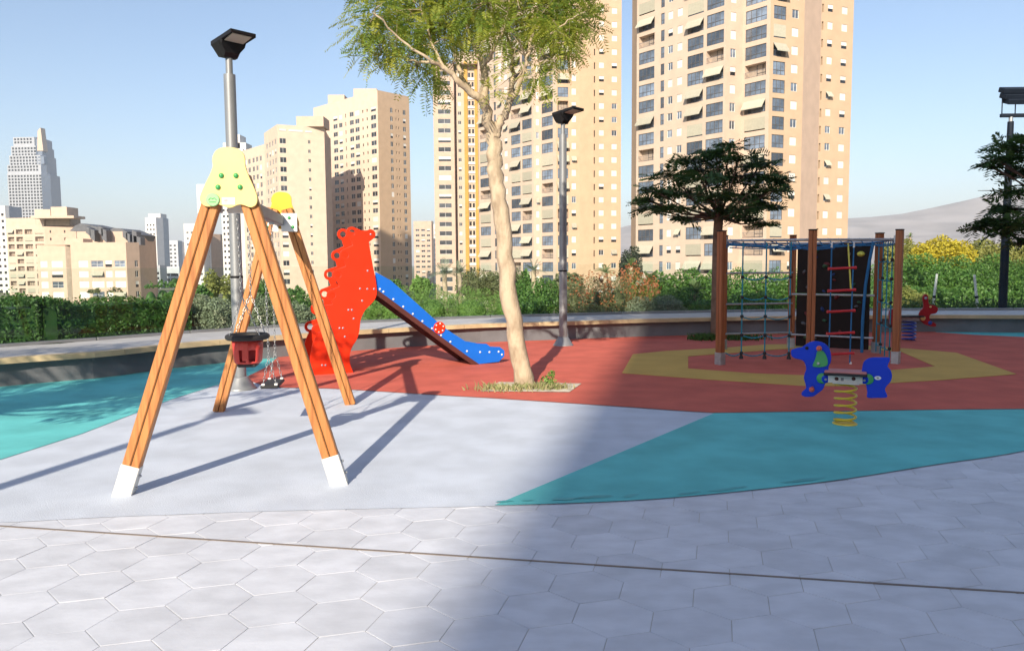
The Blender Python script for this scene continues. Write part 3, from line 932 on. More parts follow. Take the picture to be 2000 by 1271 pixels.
# rope ladder, face P2-P3
la, lb = lerp(inp[1], inp[2], 0.235), lerp(inp[1], inp[2], 0.50)
rope(cf, la + Z_ * 0.03, la + Z_ * (RAIL - 0.05), 0, 0.011); rope(cf, lb + Z_ * 0.03 + (inp[2] - inp[1]) * -0.01, lb + Z_ * (RAIL - 0.05), 0, 0.011)
for h in (0.17, 0.49, 0.83, 1.15, 1.49):
    dd = (lb - la).normalized()
    b = MB(); b.tube([la - dd * 0.045 + Z_ * h, la + dd * 0.02 + Z_ * h, lb - dd * 0.02 + Z_ * (h + 0.012), lb + dd * 0.045 + Z_ * (h + 0.012)], [0.026, 0.020, 0.020, 0.026], 10); b.build('rung', m_rung, cf)
for p in (la, lb):
    b = MB(); b.lathe([(0.02, 0), (0.018, 0.03), (0.008, 0.05)], p, 10); b.build('ground_anchor', m_white, cf)
    b = MB(); b.tube([p + Z_ * (RAIL - 0.12), p + Z_ * (RAIL - 0.04)], 0.016, 8); b.build('ferrule', m_white, cf)
q0 = lerp(inp[1], inp[2], 0.43)
rope(cf, q0 + Z_ * (RAIL - 0.06), lb + Z_ * 1.17 - (lb - la) * 0.08, 0, 0.013, m_yrope)
# dark climbing wall, rear face P4-P5
dw = (inp[3] - inp[4]); wl_n = Vector((dw.y, -dw.x, 0)).normalized()
ux = dw.normalized(); W_ = dw.length
for z0, z1 in ((0.06, 0.985), (1.03, 1.945)):
    b = MB(); b.box(lerp(inp[4], inp[3], 0.5) + Z_ * ((z0 + z1) / 2), (W_ - 0.16, 0.022, z1 - z0), 0, (ux, -wl_n, Z_), 0.004); b.build('climbing_panel', m_panel, cf)
for h in (0.27, 1.008):
    b = MB(); b.tube([inp[4] + wl_n * 0.035 + Z_ * h, inp[3] + wl_n * 0.035 + Z_ * h], 0.02, 8); b.build('bar', m_galv, cf)
hold_cols = [M('hold_grey', (0.10, 0.10, 0.11), 0.6), M('hold_green', (0.03, 0.10, 0.05), 0.6), M('hold_red', (0.13, 0.02, 0.02), 0.6), M('hold_blue', (0.02, 0.04, 0.13), 0.6)]
hr = random.Random(8)
for k in range(22):
    u = hr.uniform(0.14, 0.86); h = 0.15 + (k + hr.random()) / 22 * 1.7
    b = MB(); b.lathe([(0.05, 0), (0.048, 0.015), (0.03, 0.04), (0.008, 0.048)], n=9); s_ = hr.uniform(0.5, 1.1)
    o = b.build('climbing_hold', hold_cols[k % 4], cf, frame_mat(lerp(inp[4], inp[3], u) + wl_n * 0.011 + Z_ * h, ux, Z_, wl_n) @ Matrix.Rotation(hr.uniform(0, 3), 4, 'Z') @ Matrix.Diagonal((s_ * 1.3, s_ * 0.8, 1, 1)))
pz = onplane(1682, 496, inp[4], wl_n)
b = MB(); b.lathe([(0.06, 0), (0.058, 0.02), (0.035, 0.05), (0.01, 0.055)], n=10)
tag(b.build('climbing_hold', M('hold_yellow', (0.62, 0.62, 0.10), 0.5), cf, frame_mat(pz + wl_n * 0.011, ux, Z_, wl_n) @ Matrix.Diagonal((1.1, 0.8, 1, 1))), 'yellow green climbing hold')
# teal net face P3-P5 and sliding pole
for t in (0.12, 0.36, 0.60, 0.85):
    p = lerp(inp[2], inp[3], t)
    rope(cf, p + Z_ * 0.06, p + Z_ * (RAIL - 0.03), 0, 0.011, m_ropet)
for h in (0.22, 0.58, 0.95, 1.32, 1.62):
    for t0, t1 in ((0.12, 0.36), (0.36, 0.60), (0.60, 0.85)):
        rope(cf, lerp(inp[2], inp[3], t0) + Z_ * h, lerp(inp[2], inp[3], t1) + Z_ * (h - 0.02), 0.03, 0.010, m_ropet)
    for t0 in (0.12, 0.60): link('rope_joint', knot_me, cf, Matrix.Translation(lerp(inp[2], inp[3], t0) + Z_ * h))
pp = lerp(inp[3], cen, 0.05)
b = MB(); b.tube([pp + Z_ * (RAIL - 0.02), pp + Z_ * 1.6 - ux * 0.05, pp + Z_ * 1.2 - ux * 0.10, pp - ux * 0.13 + Z_ * 0.6, pp - ux * 0.13], 0.026, 10); b.build('sliding_pole', m_rope, cf)

# ------------------------------------------------------------------ spring riders
def spring(parent, c, r, h, turns, wire, mat):
    b = MB(); n = int(turns * 20)
    b.tube([Vector((c[0] + r * math.cos(2 * math.pi * turns * k / n), c[1] + r * math.sin(2 * math.pi * turns * k / n), c[2] + wire + (h - 2 * wire) * k / n)) for k in range(n + 1)], wire, 8)
    return b.build('spring', mat, parent)
D0 = gp(1653, 829); D0.z = 0
nD = Vector((-D0.x, -D0.y, 0)).normalized(); eD = Vector((-nD.y, nD.x, 0))
rider = thing('spring_rider', 'blue dog shaped spring rider on a yellow coil spring, on turquoise rubber', 'spring rider', D0, math.atan2(eD.y, eD.x))
def uvD(zx, zy):
    p = onplane(1500 + zx / 4.236, 560 + zy / 4.236, D0, nD); return ((p - D0).dot(eD), p.z)
head = [(190, 540), (197, 520), (240, 506), (285, 496), (325, 468), (375, 450), (430, 453), (478, 476), (508, 515), (522, 565), (520, 620), (502, 660), (502, 712), (512, 745), (490, 775), (472, 805), (455, 845), (412, 880), (372, 905), (310, 908), (279, 893), (282, 868), (314, 838), (308, 795), (297, 755), (304, 715), (315, 680), (308, 638), (284, 606), (222, 590), (196, 570)]
rear = [(776, 690), (788, 630), (812, 602), (855, 585), (930, 583), (1000, 584), (1009, 604), (994, 640), (992, 662), (1015, 690), (1026, 735), (1014, 782), (981, 820), (968, 852), (984, 890), (978, 914), (900, 917), (822, 914), (820, 865), (807, 802), (780, 778), (768, 745)]
FD = frame_mat(Vector((0, 0, 0)), X_, Z_, -Y_)
hb = link('head_board', plate_mesh('head_board', catmull([uvD(*p) for p in head], 4), [], 0.024, m_dblue, 0.004), rider, FD)
rb = link('rear_board', plate_mesh('rear_board', catmull([uvD(*p) for p in rear], 4), [], 0.024, m_dblue, 0.004), rider, FD)
ear = [(405, 540), (425, 522), (455, 528), (482, 565), (495, 615), (488, 648), (440, 662), (390, 660), (370, 648), (385, 610), (398, 570)]
link('ear', plate_mesh('ear', catmull([uvD(*p) for p in ear], 4), [], 0.016, m_green, 0.003), hb, Matrix.Translation((0, 0, 0.0205)))
def disc(parent, zx, zy, r, h, mat, name, zoff=0.012):
    u, v = uvD(zx, zy); b = MB(); b.lathe([(r, 0), (r, h * 0.6), (r * 0.75, h * 0.95), (r * 0.1, h)], n=18); return b.build(name, mat, parent, Matrix.Translation((u, v, zoff)))
disc(hb, 448, 755, 0.052, 0.012, m_green, 'round_pad'); disc(hb, 478, 760, 0.040, 0.018, m_dblue, 'joint_pad', 0.0125); disc(hb, 478, 762, 0.012, 0.012, m_galv, 'bolt_cap', 0.030)
disc(rb, 826, 762, 0.052, 0.012, m_green, 'round_pad'); disc(rb, 796, 766, 0.040, 0.018, m_dblue, 'joint_pad', 0.0125); disc(rb, 797, 770, 0.012, 0.012, m_galv, 'bolt_cap', 0.030)
disc(hb, 322, 506, 0.017, 0.008, m_head, 'eye'); disc(hb, 418, 632, 0.016, 0.012, m_galv, 'bolt_cap', 0.0285)
for q in ((422, 512), (362, 852)):
    p_ = onplane(1500 + q[0] / 4.236, 560 + q[1] / 4.236, D0 + nD * 0.17, nD); u, v = (p_ - D0).dot(eD), p_.z; b = MB(); b.lathe([(0.014, -0.19), (0.014, 0.13), (0.022, 0.135), (0.027, 0.15), (0.022, 0.175), (0.008, 0.182)], n=12)
    b.build('handle' if q[1] < 600 else 'foot_peg', m_knob, hb, Matrix.Translation((u, v, 0)))
u, v = uvD(908, 752); b = MB(); b.lathe([(0.03, 0), (0.03, 0.004)], n=20); o = b.build('badge', m_white, rb, Matrix.Translation((u, v, 0.0122)) @ Matrix.Diagonal((1.0, 0.6, 1, 1)))
b = MB(); b.lathe([(0.012, 0), (0.012, 0.002)], n=12); b.build('badge_emblem', m_print, o, Matrix.Translation((0, 0, 0.0042)))
ul, vt = uvD(508, 722); ur, vb = uvD(772, 800)
for yy in (-0.03, 0.03):
    b = MB(); b.box(((ul + ur) / 2, yy * 1.25, (vt + vb) / 2), (ur - ul + 0.02, 0.006, vt - vb), 0, None, 0.002); pl_ = b.build('side_plate', m_sleeve, rider)
    if yy < 0:
        for zx in (568, 708):
            u, v = uvD(zx, 755); b = MB(); b.lathe([(0.018, 0), (0.018, 0.008), (0.008, 0.014)], n=12); b.build('bolt_cap', m_maroon, pl_, frame_mat(Vector((u, yy * 1.25 - 0.003, v)), X_, Z_, -Y_))
        u, v = uvD(615, 760); b = MB(); b.box((u, yy * 1.25 - 0.004, v), (0.026, 0.002, 0.030)); b.build('sticker', m_print, pl_)
b = MB(); b.box(((ul + ur) / 2, 0, vt + 0.012), (ur - ul + 0.10, 0.24, 0.022), 0, None, 0.006); b.build('seat_base', m_black, rider)
b = MB(); b.box(((ul + ur) / 2, 0, vt + 0.034), (ur - ul + 0.09, 0.23, 0.02), 0, None, 0.008); b.build('seat', m_pink, rider)
uc = uvD(642, 900)[0]
b = MB(); b.box((uc, 0, vb + 0.002), (0.24, 0.16, 0.012), 0, None, 0.003); b.build('top_plate', m_sleeve, rider)
spring(rider, (uc, 0, 0.0), 0.098, vb, 5.6, 0.0105, m_spring)
b = MB(); b.lathe([(0.115, 0.006), (0.115, 0.016), (0.10, 0.02)], (uc, 0, 0), 24); b.build('ground_plate', m_spring, rider)

E0 = gp(1775, 666); E0.z = 0
nE = Vector((0, -1, 0))
rr = thing('spring_rider', 'dark red animal spring rider with ear up on a blue spring by the wall', 'spring rider', E0)
def uvE(zx, zy):
    p = onplane(1600 + zx / 4.8875, 440 + zy / 4.8875, E0, nE); return (p.x - E0.x, p.z)
hd = [(985, 700), (993, 668), (1012, 657), (1036, 675), (1042, 745), (1062, 757), (1108, 768), (1131, 800), (1112, 838), (1062, 850), (1050, 880), (1062, 910), (1108, 938), (1108, 965), (1060, 962), (1000, 940), (962, 895), (950, 850), (965, 815), (992, 785), (994, 745)]
hE = link('head_board', plate_mesh('head_board', catmull([uvE(*p) for p in hd], 4), [], 0.03, m_dred, 0.004), rr, FD)
tl = [(665, 830), (690, 800), (740, 800), (775, 830), (785, 880), (775, 920), (735, 960), (690, 968), (668, 930)]
link('rear_board', plate_mesh('rear_board', catmull([uvE(*p) for p in tl], 4), [], 0.03, m_dred, 0.004), rr, FD)
for q, r_, mt_ in (((985, 885), 0.05, m_yplate), ((1012, 695), 0.03, m_bolt), ((1055, 930), 0.04, m_bspring), ((1058, 778), 0.02, m_yplate)):
    u, v = uvE(*q); b = MB(); b.lathe([(r_, 0), (r_, 0.01), (r_ * 0.3, 0.016)], n=14); b.build('round_pad', mt_, hE, Matrix.Translation((u, v, 0.0155)))
ul, vt = uvE(790, 868); ur, vb = uvE(950, 900)
b = MB(); b.box(((ul + ur) / 2, 0, vt), (ur - ul + 0.12, 0.22, 0.03), 0, None, 0.006); b.build('seat', m_black, rr)
b = MB(); b.box(((ul + ur) / 2, 0, (vt + vb) / 2 - 0.02), (ur - ul, 0.07, vt - vb), 0, None, 0.003); b.build('side_plate', m_galv, rr)
uc = uvE(858, 1000)[0]
spring(rr, (uc, 0, 0), 0.12, vb - 0.01, 5.5, 0.016, m_bspring)

# ------------------------------------------------------------------ floodlight mast, white poles
Fp = atY(1958, 600, 20.6); Fp.z = -0.35
mast = thing('floodlight_mast', 'dark navy floodlight mast behind the bench wall at the right edge', 'floodlight', Fp)
m_navy = M('navy_paint', (0.010, 0.016, 0.028), 0.6, 0.1, 4, spec=0.2)
tz = zat(238, 20.6, 1965) + 0.35
b = MB(); b.lathe([(0.11, 0), (0.10, tz * 0.5), (0.075, tz)], n=14); b.build('pole', m_navy, mast)
b = MB(); b.lathe([(0.05, tz), (0.05, tz + 0.12)], n=12); b.build('neck', m_galv, mast)
b = MB(); b.box((0.35, 0, tz + 0.16), (1.25, 0.10, 0.09), 0, None, 0.01); b.build('cross_arm', m_navy, mast)
for k, (yy, zz, tl_) in enumerate(((-0.05, 0.52, 0.0), (0.0, 0.66, 0.0), (0.05, 0.82, 0.0))):
    b = MB(); b.box((0.38 + 0.0 * k, yy, tz + zz), (1.25 - 0.1 * (k == 0), 0.30, 0.13), 0, (X_, Vector((0, math.cos(R(20)), math.sin(R(20)))), Vector((0, -math.sin(R(20)), math.cos(R(20))))), 0.015); b.build('lamp_bar', m_navy, mast)
for xx in (-0.23, 0.12, 0.55, 0.97):
    b = MB(); b.tube([(xx, 0.02, tz + 0.18), (xx + 0.01, 0.04, tz + 0.5), (xx, 0.03, tz + 0.82)], 0.016, 6); b.build('bracket', m_navy, mast)
for i, (xb, yb_, xt, yt, lab) in enumerate(((1822, 600, 1830, 535, 'thin white pole leaning right in front of the green trees'), (1909, 600, 1903, 537, 'thin white pole leaning left beside the floodlight mast'))):
    p, q = atY(xb, yb_, 22.5), atY(xt, yt, 22.5)
    p = p + (p - q) * 0.9
    t = thing('white_pole', lab, 'pole', p, group='white poles behind the wall')
    b = MB(); b.tube([Vector(), (q - p) * 0.5, q - p], [0.045, 0.04, 0.032], 10); b.build('shaft', m_white, t)
    b = MB(); b.tube([(q - p) * 0.62, (q - p) * 0.66], 0.05, 10); b.build('bracket', m_navy, t)
# ================================================================== trees and plants
m_bark = M('jacaranda_bark', (0.50, 0.40, 0.285), 0.85, 0.22, 7, 0.9, 30, stretch=(1.3, 1.3, 0.6), col2=(0.29, 0.215, 0.145), ramp=(0.3, 0.56), detail=7)
m_bark2 = M('dark_bark', (0.16, 0.10, 0.07), 0.9, 0.25, 6, 0.5, 30)
m_jac = M('jacaranda_leaf', (0.19, 0.31, 0.05), 0.6, 0.15, 1.2, tint=(0.46, 0.47, 0.07), transl=0.5)
m_dark = M('carob_leaf', (0.030, 0.075, 0.018), 0.5, 0.2, 1.5, tint=(0.055, 0.12, 0.025), transl=0.25)
m_hedge = M('hedge_leaf', (0.030, 0.085, 0.014), 0.55, 0.25, 1.5, tint=(0.075, 0.16, 0.025), transl=0.25)
m_silver = M('silver_leaf', (0.17, 0.20, 0.12), 0.7, 0.15, 2, tint=(0.30, 0.33, 0.22), transl=0.15)
m_grassy = M('soft_leaf', (0.12, 0.24, 0.045), 0.6, 0.2, 1.2, tint=(0.24, 0.38, 0.09), transl=0.3)
m_bush = M('bush_leaf', (0.06, 0.15, 0.03), 0.55, 0.25, 1.2, tint=(0.13, 0.25, 0.045), transl=0.3)
m_olive = M('olive_leaf', (0.11, 0.13, 0.05), 0.6, 0.2, 1.2, tint=(0.19, 0.20, 0.09), transl=0.25)
m_yelf = M('yellow_leaf', (0.36, 0.33, 0.03), 0.6, 0.15, 1.2, tint=(0.60, 0.50, 0.04), transl=0.3)
m_ygr = M('yellow_green_leaf', (0.19, 0.22, 0.05), 0.6, 0.2, 1.0, tint=(0.30, 0.30, 0.08), transl=0.3)
m_rust = M('rust_flower', (0.36, 0.10, 0.035), 0.7, 0.2, 2, tint=(0.45, 0.19, 0.09), transl=0.3)
m_palm = M('palm_leaf', (0.15, 0.22, 0.08), 0.5, 0.15, 2, tint=(0.27, 0.32, 0.14), transl=0.25)
m_palmg = M('grey_palm_leaf', (0.20, 0.25, 0.17), 0.5, 0.15, 2, tint=(0.30, 0.34, 0.22), transl=0.2)
m_pine = M('pine_leaf', (0.014, 0.028, 0.012), 0.6, 0.2, 1.0, tint=(0.03, 0.05, 0.02), transl=0.1)
m_straw = M('straw', (0.42, 0.36, 0.20), 0.8, 0.2, 3, tint=(0.22, 0.27, 0.10), transl=0.25)

def frond_set(name, tips, rng, mat, length=0.36, pairs=13, pl=0.075, wdt=0.018):
    """feathery leaves: each a rachis with paired narrow leaflets; tips = (base, direction)"""
    n = len(tips)
    B = np.array([t[0] for t in tips], float); D = np.array([t[1] for t in tips], float)
    D /= np.linalg.norm(D, axis=1)[:, None]
    L = length * rng.uniform(0.65, 1.25, n)
    upv = np.array([0, 0, 1.0]) + rng.normal(size=(n, 3)) * 0.35
    S = np.cross(D, upv); S /= np.linalg.norm(S, axis=1)[:, None] + 1e-9
    U = np.cross(S, D)
    quads = []; tint = []
    tn = rng.uniform(0, 1, n)
    for k in range(pairs):
        t = (k + 0.6) / pairs
        droop = -0.28 * t * t
        c = B + D * (L * t)[:, None] + np.array([0, 0, 1.0]) * (L * droop)[:, None]
        ll = pl * (0.55 + 0.9 * math.sin(math.pi * min(1, t * 0.9 + 0.1))) * (L / length)
        for s in (-1, 1):
            a = S * s * 0.86 + D * 0.42 - U * 0.18 + rng.normal(size=(n, 3)) * 0.10
            a /= np.linalg.norm(a, axis=1)[:, None]
            wv = D * (wdt * 0.5)
            tip_ = c + a * ll[:, None]; md = c + a * (ll * 0.5)[:, None]
            quads.append(np.stack([c, md + wv, tip_, md - wv], 1)); tint.append(tn)
    v = np.concatenate(quads); nq = len(v)
    me = bpy.data.meshes.new(name)
    me.vertices.add(nq * 4); me.loops.add(nq * 4); me.polygons.add(nq)
    me.vertices.foreach_set('co', v.reshape(-1))
    me.loops.foreach_set('vertex_index', np.arange(nq * 4, dtype=np.int32))
    me.polygons.foreach_set('loop_start', np.arange(nq, dtype=np.int32) * 4)
    me.update(calc_edges=True)
    at = me.attributes.new('tint', 'FLOAT', 'POINT')
    at.data.foreach_set('value', np.repeat(np.clip(np.concatenate(tint) + rng.normal(size=nq) * 0.15, 0, 1), 4).astype(np.float32))
    me.materials.append(mat)
    return me

# ------------------------------------------------------------------ leaning tree in the middle
rng = np.random.default_rng(11)
T0 = gp(1022, 756); TY = T0.y
jac = thing('feathery_tree', 'pale barked leaning tree with feathery yellow green leaves in the middle', 'tree')
def px_seed(pts): return sum(p[0] * 3 + p[1] for p in pts)
def limb(pts, r0, r1, dY0=0.0, dY1=0.0):
    n = len(pts)
    P = [atY(px, py, TY + dY0 + (dY1 - dY0) * i / (n - 1)) for i, (px, py) in enumerate(pts)]
    P = [Vector(p) for p in catmull([tuple(p) for p in P], 4, closed=False)]
    Rr = [r1 * 0.6 + (r0 - r1 * 0.6) * (1 - i / (len(P) - 1)) ** 1.8 for i in range(len(P))]
    kr = random.Random(int(px_seed(pts)))
    P = [p + Vector((kr.gauss(0, 0.012), kr.gauss(0, 0.012), kr.gauss(0, 0.006))) if 0 < i else p for i, p in enumerate(P)]
    return P, Rr
tr_pts = [(1024, 764), (1014, 700), (1000, 600), (988, 500), (978, 410), (970, 345), (967, 300), (962, 266)]
P, Rr = limb(tr_pts, 0.125, 0.085)
Rr = [0.15 if i == 0 else (0.13 if i < 3 else 0.118 - 0.03 * i / len(P)) for i in range(len(P))]
wob = random.Random(3)
b = MB(); b.tube([p + Vector((wob.gauss(0, 0.004), wob.gauss(0, 0.004), 0)) for p in P], [r_ * wob.uniform(0.95, 1.05) for r_ in Rr], 14)
b.build('trunk', m_bark, jac)
limbs = [
    ([(963, 268), (955, 236), (944, 200), (922, 182), (894, 159), (868, 135), (847, 122), (806, 95), (764, 62), (735, 30)], 0.085, 0.016, 0, -0.9),
    ([(945, 203), (947, 166), (943, 125), (930, 99), (915, 60), (907, 0), (900, -70), (885, -150)], 0.068, 0.016, 0, 0.6),
    ([(944, 128), (958, 108), (972, 86), (990, 26), (1000, -50), (1010, -130)], 0.038, 0.012, 0.15, -0.4),
    ([(921, 180), (905, 159), (894, 125), (884, 86), (878, 52), (868, 0), (850, -80)], 0.045, 0.012, 0, 0.9),
    ([(966, 268), (974, 242), (988, 221), (996, 195), (1010, 178), (1019, 146), (1032, 104), (1050, 86), (1078, 66), (1110, 40), (1140, 25)], 0.068, 0.014, 0, -0.5),
    ([(996, 196), (999, 160), (1000, 104), (993, 65), (1005, 0), (1015, -90)], 0.045, 0.012, 0, 0.7),
    ([(1032, 104), (1045, 50), (1060, -20), (1075, -90)], 0.032, 0.010, -0.3, 0.5),
    ([(847, 122), (820, 120), (780, 112), (745, 106)], 0.022, 0.008, -0.5, -0.2),
    ([(868, 135), (850, 100), (835, 50), (815, -10), (790, -60)], 0.028, 0.010, -0.4, 0.5),
    ([(930, 99), (950, 50), (955, -10), (945, -90)], 0.03, 0.010, 0.3, -0.5),
]
twigs = []
for i, (pts, r0, r1, a_, b__) in enumerate(limbs):
    P, Rr = limb(pts, r0, r1, a_, b__)
    b = MB(); b.tube(P, Rr, 9); b.build('branch', m_bark, jac)
    for k in range(len(P) // 3, len(P)):
        if P[k].z > zat(150, TY): twigs.append((P[k], (P[min(k + 1, len(P) - 1)] - P[max(k - 1, 0)]).normalized()))
# leaf masses (photograph pixel, depth shift, radius px)
mass = [(735, 25, -0.6, 45), (710, 60, -0.3, 28), (760, 75, -0.4, 48), (800, 40, 0.2, 60), (845, 75, -0.3, 45), (830, 0, 0.5, 70), (745, -30, 0.1, 60), (880, 20, 0.7, 60), (722, 110, -0.2, 20), (795, 118, -0.3, 26), (838, 142, -0.1, 22),
        (930, 10, -0.5, 60), (960, -60, 0, 90), (870, -80, 0.2, 90), (1010, 20, 0.5, 55), (1060, 25, -0.2, 50), (1100, 15, 0.3, 50), (1135, 45, -0.2, 34), (1085, 60, -0.5, 36), (1110, 85, 0.0, 28), (1075, 118, -0.3, 20), (1050, -60, 0.1, 80), (1105, -40, 0.2, 55),
        (985, 70, -0.6, 26), (905, 70, 0.8, 36), (1020, 110, 0.3, 20), (1045, 150, -0.4, 14), (965, 178, -0.3, 9), (855, 150, 0.5, 14), (1152, 30, 0, 16)]
tips = []; tw = MB()
for (px, py, dy, rp) in mass:
    c = np.array(atY(px, py, TY + dy)); rm = rp / FPX * TY
    nf_ = int(7 + 210 * rm * rm * 3.0)
    near = min(twigs, key=lambda t: (t[0] - Vector(c)).length)
    for q in range(max(3, nf_ // 14)):
        e = Vector(c + rng.normal(size=3) * rm * 0.45)
        s = near[0]; md = (s + e) / 2 + Vector(rng.normal(size=3) * 0.05)
        tw.tube([s, md, e], [0.010, 0.006, 0.003], 5, caps=False)
    for _ in range(nf_):
        d = rng.normal(size=3); d /= np.linalg.norm(d)
        p = c + d * rm * (0.25 + 0.65 * rng.random())
        dr = d + np.array([0, 0, -0.35]) + rng.normal(size=3) * 0.3
        tips.append((p, dr))
tw.build('twigs', m_bark, jac)
tag(jac.children[-1], kind='stuff')
link('crown', frond_set('crown', tips, rng, m_jac, 0.30, 13, 0.065, 0.017), jac)
tag(jac.children[-1], kind='stuff')

# tree pit with weeds
pit = [gp(938, 766), gp(1112, 768), gp(1136, 751), gp(975, 748)]
sheet('tree_pit', [(p.x, p.y) for p in pit], 0.018, m_soil)
def weeds(label, spots, n, h, mat, seed, name='weed_patch'):
    rg = np.random.default_rng(seed); c = []; nn = []
    vv = []; ff = []
    b = MB()
    for _ in range(n):
        s = spots[rg.integers(len(spots))]
        x, y = s[0] + rg.normal() * s[2], s[1] + rg.normal() * s[3]
        hh = h * rg.uniform(0.4, 1.2); a = rg.uniform(0, 6.28); lean = rg.normal(size=2) * 0.45 * hh
        wv = Vector((math.cos(a), math.sin(a), 0)) * (0.006 + 0.008 * rg.random())
        p = Vector((x, y, 0.008)); q = p + Vector((lean[0] * 0.4, lean[1] * 0.4, hh * 0.6)); t = p + Vector((lean[0], lean[1], hh))
        b.add([p - wv, p + wv, q + wv * 0.8, t, q - wv * 0.8], [(0, 1, 2, 3, 4)])
    me = b.mesh(name, mat)
    at = me.attributes.new('tint', 'FLOAT', 'POINT'); at.data.foreach_set('value', np.repeat(rg.uniform(0, 1, n), 5).astype(np.float32))
    return tag(link(name, me), label, 'weeds', kind='stuff')
w1, w2, w3 = gp(972, 762), gp(1015, 762), gp(1066, 759)
weeds('dry pale weeds growing round the foot of the leaning tree', [(w1.x, w1.y, 0.14, 0.10), (w2.x, w2.y, 0.12, 0.10), (w3.x - 0.06, w3.y, 0.06, 0.08), (w3.x + 0.10, w3.y - 0.10, 0.10, 0.04)], 700, 0.085, m_straw, 4)
sap = thing('seedling', 'small leafy green seedling in the tree pit, right of the trunk', 'plant', w3)
rg = np.random.default_rng(21)
pts, nn = blob_points([(0.03, 0, 0.10, 0.11, 0.09, 0.08), (0.08, 0, 0.18, 0.05, 0.05, 0.06)], 160, rg, 0.9)
link('leaves', leaf_mesh('leaves', pts, nn, 0.05, m_grassy, rg), sap)
b = MB(); b.tube([(0.0, 0, 0), (0.03, 0, 0.1), (0.07, 0, 0.2)], [0.006, 0.004, 0.002], 5); b.build('stem', m_bark2, sap)

# ------------------------------------------------------------------ layered tree crowns in the shade
def crown_tree(name, label, base, pads, trunk, rng, mat, bark, leaf=0.09, dens=520, aspect=0.38, group=None, branch_from=None, fronds=0):
    """pads = flat leaf layers (x,y,z,rx,ry,rz) in world space"""
    t = thing(name, label, 'tree', group=group)
    P = [Vector(p) for p in trunk[0]]
    b = MB(); b.tube(P, trunk[1], 10); b.build('trunk', bark, t)
    fork = Vector(branch_from) if branch_from else P[-1]
    b = MB()
    for q in pads:
        c = Vector(q[:3]); md = (fork + c) / 2 + Vector((0, 0, -0.08 * (c - fork).length))
        b.tube([fork, md, c], [trunk[1][-1] * 0.42, trunk[1][-1] * 0.2, 0.007], 6, caps=False)
        for _ in range(3):
            e = c + Vector((rng.normal() * q[3] * 0.6, rng.normal() * q[4] * 0.6, rng.normal() * q[5] * 0.3)); b.tube([lerp(md, c, 0.4), (c + e) / 2, e], [0.012, 0.008, 0.004], 5, caps=False)
    o = b.build('branches', bark, t); tag(o, kind='stuff')
    if fronds:
        tips_ = []
        for q in pads:
            for _ in range(int(fronds * (q[3] * q[4]) ** 0.8 + 8)):
                d = rng.normal(size=3); d[2] *= 0.5; d /= np.linalg.norm(d)
                r_ = rng.uniform(0.0, 0.95) ** 0.6
                hv = np.array([d[0], d[1], 0.0]) + rng.normal(size=3) * 0.35 + np.array([0, 0, 0.05])
                tips_.append((np.array(q[:3]) + d * np.array(q[3:]) * r_ - hv * 0.12, hv))
        o = link('crown', frond_set('crown', tips_, rng, mat, leaf * 3.0, 9, leaf * 0.95, leaf * 0.34), t); tag(o, kind='stuff')
        return t
    cc = []; nn = []
    for q in pads:
        n = int(dens * (q[3] * q[4]) ** 0.9 + 30)
        d = rng.normal(size=(n, 3)); d /= np.linalg.norm(d, axis=1)[:, None]
        r_ = rng.uniform(0.15, 1.05, n) ** 0.55
        cc.append(np.array(q[:3]) + d * np.array(q[3:]) * r_[:, None]); nn.append(np.tile([0, 0, 1.0], (n, 1)) + d * 0.3)
    o = link('crown', leaf_mesh('crown', np.concatenate(cc), np.concatenate(nn), leaf, mat, rng, aspect, 0.4), t); tag(o, kind='stuff')
    return t
rng = np.random.default_rng(23)
DY = 16.6
def pad(px, py, dy, rpx, rpy, Y=DY):
    c = atY(px, py, Y + dy); s = (Y + dy) / FPX
    return (c.x, c.y, c.z, rpx * s, rpx * s * 0.9, rpy * s)
pads = [pad(*q) for q in [(1400, 300, 0, 45, 18), (1355, 312, 0.4, 42, 16), (1445, 308, -0.3, 42, 18), (1310, 340, 0.2, 48, 16), (1370, 345, -0.6, 50, 18), (1430, 345, 0.5, 50, 20), (1490, 345, 0, 42, 18), (1280, 372, -0.1, 34, 13), (1335, 375, 0.7, 45, 15), (1395, 380, -0.7, 50, 16), (1455, 380, 0.3, 52, 18), (1510, 368, -0.2, 34, 14), (1272, 405, 0.3, 24, 9), (1320, 405, -0.4, 42, 13), (1440, 408, -0.5, 46, 14), (1490, 400, 0.5, 38, 14), (1330, 425, 0.2, 22, 8), (1455, 425, 0.2, 28, 9), (1425, 285, 0.2, 26, 12), (1485, 320, 0.3, 28, 12), (1525, 352, 0.1, 20, 7), (1490, 436, 0.2, 18, 5), (1262, 388, 0, 16, 8), (1375, 330, 0.9, 36, 14)]]
tb = atY(1400, 600, DY)
crown_tree('shade_tree', 'dark green spreading tree behind the climbing frame', None, pads, ([(tb.x, DY, 0.0), tuple(atY(1401, 500, DY)), tuple(atY(1402, 450, DY)), tuple(atY(1404, 424, DY))], [0.13, 0.11, 0.10, 0.10]), rng, m_dark, m_bark2, 0.12, 1500, fronds=125)
weeds('low green weeds at the foot of the dark tree behind the climbing frame', [(gp(1372, 664).x, gp(1372, 664).y, 0.14, 0.12), (gp(1440, 664).x, gp(1440, 664).y, 0.28, 0.12)], 700, 0.14, m_hedge, 9)
RY = 12.6
